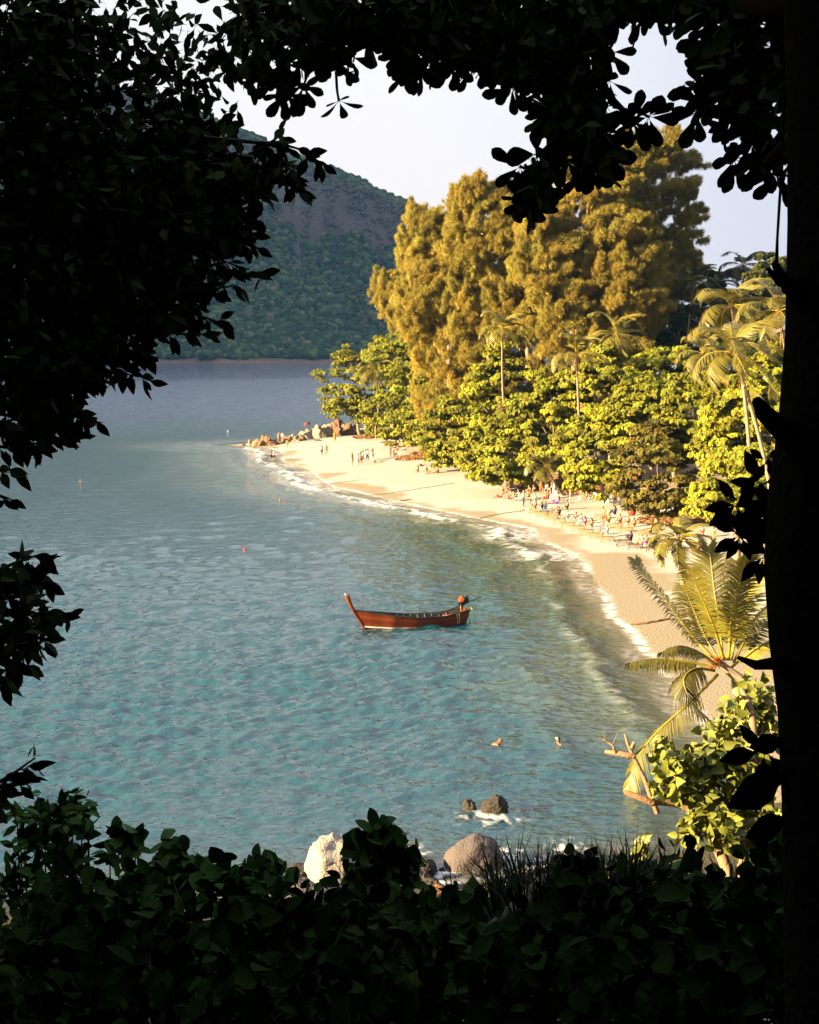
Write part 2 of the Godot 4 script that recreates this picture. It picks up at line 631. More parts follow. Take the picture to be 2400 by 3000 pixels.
func limb(from: Vector3, to: Vector3, r0: float, r1: float, sag: float, n := 5, sides := 6) -> ArrayMesh:
	var b := MB.new()
	var p := []
	var r := []
	var off := rand_dir() * from.distance_to(to) * 0.06
	for i in n:
		var t := float(i) / (n - 1)
		p.append(from.lerp(to, t) + Vector3(0, sag, 0) * sin(t * PI) + off * sin(t * PI * 1.7))
		r.append(lerpf(r0, r1, t))
	b.tube(p, r, sides)
	return b.mesh(false)

func bark(called := "grey_bark", r := 0.2, g := 0.15, b := 0.1) -> StandardMaterial3D:
	var m := mat(called, r, g, b, 0.9)
	if not m.heightmap_enabled:
		grainy(m, 1.2, 1.0, noise_map("bark_relief", 0.03, 4))
	return m

var clump_meshes := {}
func broadleaf(called: String, label: String, base: Vector3, c: Vector3, rx: float, ry: float, tone: Color, lobes: int, per: int, size: float, seed_: int, group: String, dense := 0.55) -> Node3D:
	rng.seed = seed_
	var t := thing(called, label, "tree", base, 0.0, group)
	var o := c - base
	var fork := Vector3(o.x * 0.4, maxf(o.y * 0.45, 0.5), o.z * 0.4)
	obj("trunk", limb(Vector3(0, -0.4, 0), fork, 0.09 * rx * 0.5 + 0.08, 0.2, 0.1), bark(), t)
	var xfs := []
	var cols := PackedColorArray()
	for i in lobes:
		var d := rand_dir()
		if d.y < -0.85:
			d.y = -d.y
		if i % 4 == 0:   # the low skirt of the crown
			d = Vector3(d.x, -rng.randf_range(0.35, 1.0), d.z + 0.3).normalized()
		var k := rng.randf_range(dense, 1.0)
		var p := o + Vector3(d.x * rx, d.y * ry, d.z * rx * 0.85) * k
		var lr := rx * rng.randf_range(0.13, 0.28)
		var warm := rng.randf()
		var lt := tone * rng.randf_range(0.5, 1.25)
		lt = lt.lerp(Color(lt.r * 1.35, lt.g * 1.08, lt.b * 0.7), warm * 0.6)
		if i < 7:
			obj("limb", limb(fork, p, 0.14, 0.04, 0.3), bark(), t)
		for j in per:
			var q := rand_dir()
			if q.y < -0.2:
				q.y *= -0.6
			var at := p + Vector3(q.x * lr, q.y * lr * 0.5, q.z * lr) * rng.randf_range(0.55, 1.08)
			if at.y + base.y < land_height(at.x + base.x, at.z + base.z) + 0.3:
				continue
			var s := size * rng.randf_range(0.6, 1.35)
			xfs.append(Transform3D(facing(q * 0.8 + d * 0.45 + Vector3(-0.35, 0.4, 0.25) + rand_dir() * 0.5).scaled(Vector3.ONE * s), at))
			var g := rng.randf_range(0.6, 1.3)
			cols.append(Color(lt.r * g * rng.randf_range(0.9, 1.15), lt.g * g, lt.b * g))
			if rng.randf() < 0.012:
				cols[cols.size() - 1] = Color(0.22, 0.09, 0.02)
	if not clump_meshes.has("beach"):
		clump_meshes.beach = rosette(9, 0.36, 0.3, 0.35, COARSE, 5, 0.12, 0.25)
	many("crown", clump_meshes.beach, leafy("beach_tree_leaves", 0.55, 0.75, 0.3), xfs, cols, t)
	return t

func casuarina(label: String, base: Vector3, spine: Array, rx: float, tone: Color, lobes: int, per: int, seed_: int, low := 0.25, bare := 0) -> Node3D:
	# spine is the trunk as points from the base up; plumes sit round its upper part
	rng.seed = seed_
	var t := thing("casuarina_tree", label, "tree", base, 0.0, "casuarina trees behind the beach")
	var b := MB.new()
	var p := []
	var r := []
	for i in spine.size():
		p.append(spine[i] - base)
		r.append(lerpf(0.42, 0.06, float(i) / (spine.size() - 1)))
	b.tube(p, r, 8)
	var wood := bark("casuarina_bark", 0.24, 0.15, 0.1)
	obj("trunk", b.mesh(false), wood, t)
	var xfs := []
	var cols := PackedColorArray()
	for i in lobes:
		var k := lerpf(low, 1.0, pow(rng.randf(), 0.8))
		var f := k * (p.size() - 1)
		var at: Vector3 = p[int(minf(f, p.size() - 2))].lerp(p[int(minf(f, p.size() - 2)) + 1], f - int(minf(f, p.size() - 2)))
		var az := rng.randf() * TAU
		var wide := rx * (0.35 + 0.65 * sin(clampf((k - low) / (1.0 - low), 0.0, 1.0) * PI * 0.8 + 0.5)) * sqrt(rng.randf_range(0.12, 1.0))
		var c := at + Vector3(cos(az) * wide, rng.randf_range(-0.5, 1.2) + wide * 0.2, sin(az) * wide)
		if i < 16:
			obj("limb", limb(at - Vector3(0, wide * 0.35, 0), c, 0.11, 0.03, 0.0, 4, 5), wood, t)
		var lt := tone * rng.randf_range(0.75, 1.2)
		lt = lt.lerp(Color(lt.r * 1.2, lt.g * 0.85, lt.b * 0.7), rng.randf() * 0.5)
		# a plume: tapering, swept up and along the wind, twigs hanging off its sides
		var ax := (Vector3(cos(az) * 0.55 + 0.55, rng.randf_range(0.15, 0.75), sin(az) * 0.55) + rand_dir() * 0.3).normalized()
		var pl := rng.randf_range(2.2, 4.6)
		for j in int(per * 1.1):
			var u := rng.randf()
			var q := rand_dir()
			var pos := c + ax * pl * (u - 0.4) + q * rng.randf_range(0.15, 1.0) * lerpf(0.95, 0.15, u) * pl * 0.24 - Vector3(0, u * u * 0.5, 0)
			var s := rng.randf_range(0.55, 1.1)
			xfs.append(Transform3D(facing(ax * 0.9 + q * 0.55 + rand_dir() * 0.25).scaled(Vector3(0.8, 1.1, 0.8) * s), pos))
			var g := rng.randf_range(0.75, 1.25)
			cols.append(Color(lt.r * g, lt.g * g, lt.b * g))
	if not clump_meshes.has("needles"):
		clump_meshes.needles = tuft(20, 1.25, 0.024, 0.75, 3)
	many("needles", clump_meshes.needles, leafy("casuarina_needles", 0.7, 0.95, 0.2), xfs, cols, t)
	for i in bare:
		var k := rng.randf_range(0.7, 0.98)
		var at: Vector3 = p[p.size() - 1].lerp(p[p.size() - 2], 1.0 - k)
		var to := at + Vector3(rng.randf_range(-3, 1.5), rng.randf_range(1.5, 5), rng.randf_range(0, 3))
		var tw := MB.new()
		tw.tube([at, at.lerp(to, 0.5) + Vector3(0, -0.3, 0), to], [0.09, 0.05, 0.015], 4)
		for q in 5:
			var s := at.lerp(to, rng.randf_range(0.4, 0.9))
			tw.tube([s, s + Vector3(rng.randf_range(-1, 1), rng.randf_range(0.4, 1.5), rng.randf_range(-1, 1))], [0.03, 0.01], 3)
		obj("bare_branch", tw.mesh(false), mat("reddish_twig", 0.33, 0.16, 0.09, 0.9), t)
	return t

func bez(c: Array, t: float) -> Vector3:   # smooth curve through control points
	var f := clampf(t, 0.0, 0.9999) * (c.size() - 1)
	var i := int(f)
	var u := f - i
	var a: Vector3 = c[i]
	var b: Vector3 = c[i + 1]
	var p: Vector3 = c[i - 1] if i > 0 else a * 2.0 - b
	var q: Vector3 = c[i + 2] if i + 2 < c.size() else b * 2.0 - a
	return a.cubic_interpolate(b, p, q, u)

func frond_mesh(c: Array, leaf_len: float, pairs: int, sag: float, wind: Vector3, width: float, tone: Color, r0 := 0.035) -> ArrayMesh:
	var b := MB.new()
	var p := []
	var r := []
	for i in 13:
		p.append(bez(c, i / 12.0))
		r.append(lerpf(r0, 0.006, i / 12.0))
	var rib := Color(tone.r * 1.9 + 0.05, tone.g * 1.7 + 0.03, tone.b)
	b.tube(p, r, 5, rib)
	var flat := Vector3.UP
	for i in pairs:
		var t := lerpf(0.16, 1.0, (i + 0.5) / pairs)
		var at := bez(c, t)
		var along := (bez(c, minf(t + 0.02, 0.999)) - bez(c, t - 0.02)).normalized()
		var side := along.cross(flat)
		side = side.normalized() if side.length() > 0.15 else along.cross(Vector3.RIGHT).normalized()
		for sg in [-1.0, 1.0]:
			if rng.randf() < 0.04:
				continue
			var L := leaf_len * (0.35 + 0.65 * sin(PI * (0.12 + 0.8 * t))) * rng.randf_range(0.85, 1.1)
			var d: Vector3 = (side * sg * 0.85 + along * lerpf(0.45, 0.95, t) + Vector3(0, -sag * 0.35, 0) + wind * 0.5 + rand_dir() * 0.07).normalized()
			var e := (d + Vector3(0, -sag, 0) + wind + rand_dir() * 0.06).normalized()
			var p1: Vector3 = at + d * L * 0.5
			var p2 := p1 + e * L * 0.5
			var w := along * width
			var g := rng.randf_range(0.75, 1.25)
			var col := Color(tone.r * g * rng.randf_range(0.9, 1.2), tone.g * g, tone.b * g)
			var up := d.cross(along).normalized() * width * 0.45
			var a0 := b.add(at - w * 0.6, col)
			var a1 := b.add(at + w * 0.6, col)
			var m0 := b.add(p1 - w + up, col)
			var m1 := b.add(p1 + w + up, col)
			var z := b.add(p2, col)
			b.quad(a0, a1, m1, m0)
			b.tri(m0, m1, z)
	return b.mesh()

func palm(label: String, base: Vector3, crown: Vector3, n: int, L: float, wind: Vector3, tone: Color, seed_: int, lean := Vector3.ZERO, dead := 1) -> Node3D:
	rng.seed = seed_
	var t := thing("coconut_palm", label, "palm tree", base, 0.0, "coconut palms behind the beach")
	var o := crown - base
	var tb := MB.new()
	var p := []
	var r := []
	for i in 22:
		var k := i / 21.0
		p.append(Vector3(0, -0.3, 0).lerp(o, k) + lean * sin(k * PI) + Vector3(0, 0, 0))
		r.append((lerpf(0.2, 0.1, k) + 0.1 * exp(-k * 9.0)) * (1.0 + 0.06 * (i % 2)))
	tb.tube(p, r, 8)
	obj("trunk", tb.mesh(false), bark("palm_bark", 0.22, 0.165, 0.115), t)
	var mb := MB.new()
	for i in 12:
		var a := rng.randf() * TAU
		mb.tube([o + Vector3(0, -0.25, 0), o + Vector3(cos(a) * 0.25, rng.randf_range(-0.1, 0.45), sin(a) * 0.25)], [0.05, 0.015], 4)
	obj("flower_stalks", mb.mesh(false), mat("orange_fibre", 0.42, 0.16, 0.035, 0.9), t)
	var lv := leafy("palm_leaves", 0.5, 0.35, 0.3)
	for i in n:
		var az := TAU * i / n + rng.randf_range(-0.3, 0.3)
		var el := lerpf(1.25, -0.5, float((i * 7) % n) / n) + rng.randf_range(-0.15, 0.15)
		var l := L * rng.randf_range(0.85, 1.08)
		var h := Vector3(cos(az), 0, sin(az))
		var c := []
		var at := o
		var e := el
		var dir := h
		for s in 5:
			c.append(at)
			var d := (dir * cos(e) + Vector3(0, sin(e), 0) + wind * (0.18 * s)).normalized()
			at += d * l * 0.25
			e -= 0.36 + 0.1 * s
		obj("frond", frond_mesh(c, L * 0.36, 44, 0.55, wind, 0.05, tone * rng.randf_range(0.8, 1.15), 0.045), lv, t)
	for i in dead:
		var az := rng.randf() * TAU
		var h := Vector3(cos(az), 0, sin(az)) * 0.5
		obj("dead_frond", frond_mesh([o, o + h * 0.8 + Vector3(0, -0.4, 0), o + h * 1.3 + Vector3(0, -L * 0.35, 0), o + h * 1.4 + Vector3(0, -L * 0.65, 0)], L * 0.2, 20, 0.9, wind * 0.3, 0.03, Color(0.26, 0.14, 0.05)), lv, t)
	return t

# ------------------------------------------------------------------ rocks
func rock_mesh(size: Vector3, seed_: int, facets := 9, rough := 0.34, nu := 34, nv := 20) -> ArrayMesh:
	var r := RandomNumberGenerator.new()
	r.seed = seed_
	var f := noise(seed_, 4)
	var planes := []
	for i in facets:
		var a := r.randf() * TAU
		var y := r.randf_range(-0.2, 1.0)
		planes.append([Vector3(cos(a) * sqrt(1 - y * y), y, sin(a) * sqrt(1 - y * y)), r.randf_range(0.6, 0.88)])
	var b := MB.new()
	for j in nv + 1:
		var th := PI * j / nv
		for i in nu:
			var a := TAU * i / nu
			var p := Vector3(sin(th) * cos(a), cos(th), sin(th) * sin(a))
			for q in planes:
				var over: float = p.dot(q[0]) - q[1]
				if over > 0.0:
					p -= q[0] * over * 0.9
			p *= 1.0 + rough * f.get_noise_3d(p.x * 1.9, p.y * 1.3, p.z * 1.9) - rough * 0.7 * pow(absf(f.get_noise_3d(p.x * 2.3 + 9.0, p.y * 2.3, p.z * 2.3)), 0.5)
			b.add(p * size * 0.5)
	for j in nv:
		for i in nu:
			var k := j * nu + i
			var k2 := j * nu + (i + 1) % nu
			b.quad(k, k2, k2 + nu, k + nu)
	return b.mesh(false)

func rock_mat(called: String, r: float, g: float, b: float) -> StandardMaterial3D:
	var m := mat(called, r, g, b, 0.92)
	if not m.heightmap_enabled:
		grainy(m, 0.8, 3.5, noise_map("rock_relief", 0.02, 5), ramp_map("rock_speckle", 0.05, 5, Color(0.55, 0.52, 0.5), Color(1, 1, 1)))
	return m

func rock(called: String, label: String, at: Vector3, size: Vector3, seed_: int, m: Material, turn := 0.0, group := "", facets := 9, rough := 0.3) -> MeshInstance3D:
	var o := obj(called, rock_mesh(size, seed_, facets, rough), m)
	o.position = at
	o.rotation.y = turn
	tag(o, label, "rock" if called != "boulder" else "boulder", group)
	return o

# ------------------------------------------------------------------ the moored longtail boat
func curve(table: Array, t: float) -> float:
	for i in table.size() - 1:
		if t <= table[i + 1][0]:
			var u: float = (t - table[i][0]) / (table[i + 1][0] - table[i][0])
			return lerpf(table[i][1], table[i + 1][1], u * u * (3.0 - 2.0 * u) * 0.5 + u * 0.5)
	return table[table.size() - 1][1]

func hull(t: float, s: float, inset := 0.0) -> Vector3:   # t bow to stern, s keel to sheer; the camera's side, z positive
	var top := curve([[0.0, 1.3], [0.1, 1.07], [0.25, 0.85], [0.5, 0.66], [0.75, 0.66], [0.9, 0.78], [1.0, 0.95]], t)
	var beam := curve([[0.0, 0.05], [0.1, 0.36], [0.25, 0.7], [0.5, 0.86], [0.75, 0.8], [1.0, 0.54]], t)
	var low := curve([[0.0, 0.03], [0.1, 0.07], [0.25, 0.24], [0.5, 0.44], [0.75, 0.42], [1.0, 0.26]], t)
	var y := lerpf(-0.28, top, s)
	var w := lerpf(low, beam, pow(s, 0.72))
	var rake := maxf(0.0, 1.0 - t * 5.0)
	var aft := maxf(0.0, (t - 0.85) / 0.15)
	return Vector3(lerpf(-3.37, 3.35, t) - (y - 0.0) * 0.62 * rake + y * 0.22 * aft, y + inset * 0.3, maxf(w - inset, 0.005))

func wood(called: String, r: float, g: float, b: float) -> StandardMaterial3D:
	var m := mat(called, r, g, b, 0.42)
	if not m.heightmap_enabled:
		m.uv1_triplanar = true
		m.uv1_scale = Vector3(0.35, 3.0, 3.0)
		m.albedo_texture = ramp_map("wood_grain", 0.02, 4, Color(0.55, 0.5, 0.45), Color(1, 1, 1))
		m.heightmap_enabled = true
		m.heightmap_texture = relief["wood_grain"]
		m.heightmap_scale = 0.4
	return m

func build_boat() -> void:
	var t := thing("longtail_boat", "moored wooden longtail boat with upswept bow and engine on its stern", "boat", Vector3(0.4, 0.0, -102.3), deg_to_rad(20.9))
	var red := wood("boat_red_wood", 0.24, 0.05, 0.01)
	var red2 := wood("boat_brown_wood", 0.17, 0.034, 0.009)
	var dark := wood("boat_dark_wood", 0.045, 0.03, 0.024)
	var inner := mat("boat_inner_paint", 0.02, 0.026, 0.028, 0.7)
	var white := mat("white_paint", 0.72, 0.7, 0.66, 0.5)
	var K := 6
	for sd in [1.0, -1.0]:
		for k in K:
			var b := MB.new()
			for i in 29:
				var tt := i / 28.0
				var s0 := float(k) / K
				var s1 := (k + 1.0) / K + 0.012
				var pts := [hull(tt, s0), hull(tt, minf(s1, 1.0), 0.016), hull(tt, minf(s1, 1.0), 0.042), hull(tt, s0, 0.03)]
				for q in 4:
					for p in [pts[q], pts[(q + 1) % 4]]:
						b.add(Vector3(p.x, p.y, p.z * sd))
			for i in 28:
				for q in 4:
					var a := i * 8 + q * 2
					var c := a + 1
					if sd > 0.0:
						b.quad(a, a + 8, c + 8, c)
					else:
						b.quad(a, c, c + 8, a + 8)
			obj("plank", b.mesh(false), red if (k + int(sd > 0.0)) % 2 else red2, t)
		var g := []
		for i in 25:
			var p := hull(i / 24.0, 1.0)
			g.append(Vector3(p.x, p.y + 0.02, p.z * sd))
		var gb := MB.new()
		gb.tube(g, [0.04], 6)
		obj("gunwale", gb.mesh(false), dark, t)
		# white line along the waterline forward
		var wb := MB.new()
		for i in 15:
			var tt := i / 28.0
			for s in [0.285, 0.345]:
				var p := hull(tt, s * (1.0 - 0.12 * tt), -0.012)
				wb.add(Vector3(p.x, p.y, p.z * sd))
		for i in 14:
			if sd > 0.0:
				wb.quad(i * 2, i * 2 + 2, i * 2 + 3, i * 2 + 1)
			else:
				wb.quad(i * 2, i * 2 + 1, i * 2 + 3, i * 2 + 2)
		obj("waterline_stripe", wb.mesh(false), white, t)
	# inner lining, ribs, thwarts
	var lb := MB.new()
	for i in 27:
		var tt := 0.04 + 0.94 * i / 26.0
		for q in 9:
			var sx := (q - 4) / 4.0
			var p := hull(tt, maxf(absf(sx), 0.25) if absf(sx) > 0.3 else 0.25, 0.06)
			lb.add(Vector3(p.x, maxf(p.y, -0.02), p.z * (signf(sx) if absf(sx) > 0.3 else sx)))
	for i in 26:
		for q in 8:
			var a := i * 9 + q
			lb.quad(a, a + 1, a + 10, a + 9)
	obj("lining", lb.mesh(false), inner, t)
	for i in 11:
		var tt := 0.13 + 0.072 * i
		var pts := []
		for q in 11:
			var sx := (q - 5) / 5.0
			var p := hull(tt, maxf(absf(sx), 0.26), 0.085)
			pts.append(Vector3(p.x, maxf(p.y, 0.02) - (0.0 if absf(sx) < 0.95 else 0.05), p.z * (sx / maxf(absf(sx), 0.35) if absf(sx) < 0.35 else signf(sx))))
		var rb := MB.new()
		rb.tube(pts, [0.03], 5)
		obj("rib", rb.mesh(false), mat("boat_pale_rib", 0.07, 0.07, 0.068, 0.7), t)
	for tt in [0.17, 0.34, 0.55]:
		var p := hull(tt, 0.72, 0.06)
		var sb := MB.new()
		sb.box(Transform3D(Basis(), Vector3(p.x, p.y, 0)), Vector3(0.2, 0.035, p.z * 2.0))
		obj("thwart", sb.mesh(false), dark, t)
	var db := MB.new()   # orange boards of the after deck
	for i in 5:
		var tt := 0.83 + i * 0.031
		var p := hull(tt, 0.78, 0.06)
		db.box(Transform3D(Basis(), Vector3(p.x, p.y - 0.03, 0)), Vector3(0.19, 0.03, p.z * 2.0))
	obj("after_deck", db.mesh(false), mat("orange_board", 0.5, 0.12, 0.03, 0.6), t)
	# transom
	var eb := MB.new()
	for q in 11:
		var s := q / 10.0
		var p := hull(1.0, s)
		for z in [p.z, -p.z]:
			eb.add(Vector3(p.x, p.y, z))
			eb.add(Vector3(p.x - 0.05, p.y, z))
	for q in 10:
		var k := q * 4
		eb.quad(k, k + 2, k + 6, k + 4)
		eb.quad(k + 3, k + 1, k + 5, k + 7)
	eb.quad(40, 42, 43, 41)
	obj("transom", eb.mesh(false), red2, t)
	# stem post: follows the raked bow, then sweeps up to a thick blunt head
	var st := MB.new()
	var path := [Vector3(-3.2, -0.35, 0), Vector3(-3.42, 0.0, 0), Vector3(-3.8, 0.62, 0), Vector3(-4.16, 1.22, 0), Vector3(-4.33, 1.5, 0), Vector3(-4.5, 1.88, 0), Vector3(-4.64, 2.26, 0)]
	var wide := [0.12, 0.13, 0.15, 0.2, 0.19, 0.21, 0.25]
	for i in path.size():
		var d: Vector3 = (path[mini(i + 1, 6)] - path[maxi(i - 1, 0)]).normalized()
		var nn := Vector3(d.y, -d.x, 0)
		var hz := 0.055 + 0.02 * maxf(0.0, i - 3.0)
		for q in [[-1, -1], [1, -1], [1, 1], [-1, 1]]:
			st.add(path[i] + nn * float(q[0]) * wide[i] * 0.5 + Vector3(0, 0, hz * q[1]))
	for i in 6:
		for q in 4:
			var a := i * 4 + q
			var c := i * 4 + (q + 1) % 4
			st.quad(a, c, c + 4, a + 4)
	st.quad(24, 25, 26, 27)
	obj("stem", st.mesh(false), red, t)
	var kb := MB.new()
	kb.box(Transform3D(Basis(Vector3.BACK, 1.08), Vector3(-4.66, 2.3, 0)), Vector3(0.05, 0.24, 0.16))
	obj("stem_cap", kb.mesh(false), mat("pale_cap", 0.6, 0.45, 0.36, 0.7), t)
	# breast hook where stem and gunwales meet
	var hb := MB.new()
	hb.box(Transform3D(Basis(Vector3.BACK, -0.35), Vector3(-3.95, 1.2, 0)), Vector3(0.5, 0.05, 0.16))
	obj("breast_hook", hb.mesh(false), dark, t)
	# engine with its long shaft, on a post at the stern
	var post := MB.new()
	post.box(Transform3D(Basis(), Vector3(3.16, 0.98, 0.0)), Vector3(0.14, 0.5, 0.14))
	post.box(Transform3D(Basis(), Vector3(3.16, 1.2, 0.0)), Vector3(0.3, 0.06, 0.34))
	obj("engine_post", post.mesh(false), dark, t)
	var steel := mat("engine_steel", 0.02, 0.028, 0.026, 0.4)
	steel.metallic = 0.6
	var en := MB.new()
	var tilt := Basis(Vector3.BACK, 0.3)
	en.box(Transform3D(tilt, Vector3(3.3, 1.38, 0)), Vector3(0.62, 0.2, 0.3))
	en.box(Transform3D(tilt, Vector3(3.5, 1.47, 0.1)), Vector3(0.2, 0.26, 0.2))
	en.tube([Vector3(3.05, 1.33, 0.12), Vector3(2.9, 1.36, 0.2), Vector3(2.82, 1.3, 0.26)], [0.04, 0.05, 0.05], 7)
	obj("engine_block", en.mesh(false), steel, t)
	var cov := MB.new()
	var prof := rock_mesh(Vector3(0.6, 0.56, 0.5), 19, 16, 0.1, 22, 12)
	var co := obj("engine_cover", prof, mat("orange_tarp", 0.2, 0.045, 0.014, 0.75), t)
	co.position = Vector3(3.2, 1.62, 0.03)
	co.rotation.z = 0.25
	var fw := MB.new()
	var ring := []
	for i in 19:
		var a := TAU * i / 18.0
		ring.append(Vector3(3.56 + 0.05 * sin(a), 1.58 + 0.22 * sin(a), 0.22 * cos(a)))
	fw.tube(ring, [0.045], 6, Color.WHITE, false)
	fw.tube([Vector3(3.5, 1.56, 0), Vector3(3.62, 1.6, 0)], [0.16], 12)
	obj("flywheel", fw.mesh(false), steel, t)
	var sh := MB.new()
	sh.tube([Vector3(3.45, 1.3, 0.05), Vector3(2.2, 0.92, 0.12), Vector3(1.0, 0.62, 0.16)], [0.05, 0.045, 0.04], 7)
	sh.tube([Vector3(3.3, 1.2, -0.1), Vector3(2.2, 0.86, -0.05), Vector3(0.9, 0.56, 0.0)], [0.03], 6)
	obj("propeller_shaft", sh.mesh(false), steel, t)
	var hd := MB.new()
	hd.tube([Vector3(3.4, 1.34, -0.02), Vector3(4.0, 1.46, -0.05), Vector3(4.62, 1.66, -0.08)], [0.035, 0.03, 0.028], 6)
	obj("steering_handle", hd.mesh(false), steel, t)
	for q in [[Vector3(3.55, 1.3, 0.1), Vector3(3.95, 0.8, 0.2), Vector3(4.05, 0.0, 0.25), "green_rope", Color(0.35, 0.55, 0.05), 0.028], [Vector3(2.55, 0.74, 0.72), Vector3(2.62, 0.3, 0.76), Vector3(2.6, 0.1, 0.72), "rope", Color(0.34, 0.26, 0.15), 0.022], [Vector3(2.72, 0.76, 0.71), Vector3(2.74, 0.35, 0.75), Vector3(2.7, 0.15, 0.72), "rope", Color(0.34, 0.26, 0.15), 0.022], [Vector3(3.05, 1.35, 0.2), Vector3(3.02, 1.05, 0.24), Vector3(3.06, 0.82, 0.3), "rope", Color(0.4, 0.2, 0.06), 0.025], [Vector3(3.3, 0.95, 0.3), Vector3(3.5, 0.4, 0.5), Vector3(3.58, -0.1, 0.6), "stern_rope", Color(0.06, 0.05, 0.04), 0.02]]:
		var rb := MB.new()
		rb.tube([q[0], q[1], q[2]], [q[5]], 5)
		obj(q[3], rb.mesh(false), mat("line_" + str(q[4]), q[4].r, q[4].g, q[4].b, 0.8), t)

# ------------------------------------------------------------------ people
func nets(caps: Array, cell: float, blend: float) -> MB:
	var lo := Vector3.ONE * 1e9
	var hi := -lo
	for c in caps:
		for e in 2:
			var rr: Vector3 = Vector3.ONE * (c[2 + e] + cell * 2.0)
			lo = lo.min(c[e] - rr)
			hi = hi.max(c[e] + rr)
	var nx := int((hi.x - lo.x) / cell) + 2
	var ny := int((hi.y - lo.y) / cell) + 2
	var nz := int((hi.z - lo.z) / cell) + 2
	var f := PackedFloat32Array()
	f.resize(nx * ny * nz)
	f.fill(1.0)
	for c in caps:
		var a: Vector3 = c[0]
		var ab: Vector3 = c[1] - a
		var l2 := maxf(ab.length_squared(), 1e-9)
		var rm := maxf(c[2], c[3]) + cell * 2.0 + blend
		var b0: Vector3 = (a.min(c[1]) - Vector3.ONE * rm - lo) / cell
		var b1: Vector3 = (a.max(c[1]) + Vector3.ONE * rm - lo) / cell
		for z in range(maxi(0, int(b0.z)), mini(nz, int(b1.z) + 2)):
			for y in range(maxi(0, int(b0.y)), mini(ny, int(b1.y) + 2)):
				for x in range(maxi(0, int(b0.x)), mini(nx, int(b1.x) + 2)):
					var p := lo + Vector3(x, y, z) * cell - a
					var t := clampf(p.dot(ab) / l2, 0.0, 1.0)
					var d: float = (p - ab * t).length() - lerpf(c[2], c[3], t)
					var k := (z * ny + y) * nx + x
					var o := f[k]
					var h := maxf(blend - absf(o - d), 0.0) / blend
					f[k] = minf(o, d) - h * h * blend * 0.25
	var b := MB.new()
	var at := {}
	var st := [1, nx, nx * ny]
	for z in nz - 1:
		for y in ny - 1:
			for x in nx - 1:
				var k := (z * ny + y) * nx + x
				var neg := 0
				for q in 8:
					if f[k + (q & 1) + ((q >> 1) & 1) * nx + ((q >> 2) & 1) * nx * ny] < 0.0:
						neg += 1
				if neg == 0 or neg == 8:
					continue
				var sum := Vector3.ZERO
				var cnt := 0
				for q in 8:
					for ax in 3:
						if q & (1 << ax):
							continue
						var q2 := q | (1 << ax)
						var va := f[k + (q & 1) + ((q >> 1) & 1) * nx + ((q >> 2) & 1) * nx * ny]
						var vb := f[k + (q2 & 1) + ((q2 >> 1) & 1) * nx + ((q2 >> 2) & 1) * nx * ny]
						if (va < 0.0) == (vb < 0.0):
							continue
						var u := va / (va - vb)
						var pa := Vector3(q & 1, (q >> 1) & 1, (q >> 2) & 1)
						var pb := Vector3(q2 & 1, (q2 >> 1) & 1, (q2 >> 2) & 1)
						sum += pa.lerp(pb, u)
						cnt += 1
				at[k] = b.add(lo + (Vector3(x, y, z) + sum / cnt) * cell)
	for z in range(1, nz - 1):
		for y in range(1, ny - 1):
			for x in range(1, nx - 1):
				var k := (z * ny + y) * nx + x
				for ax in 3:
					var va := f[k]
					var vb := f[k + st[ax]]
					if (va < 0.0) == (vb < 0.0):
						continue
					var u: int = st[(ax + 1) % 3]
					var w: int = st[(ax + 2) % 3]
					if not (at.has(k) and at.has(k - u) and at.has(k - u - w) and at.has(k - w)):
						continue
					if va < 0.0:
						b.quad(at[k - u - w], at[k - w], at[k], at[k - u])
					else:
						b.quad(at[k - u - w], at[k - u], at[k], at[k - w])
	return b

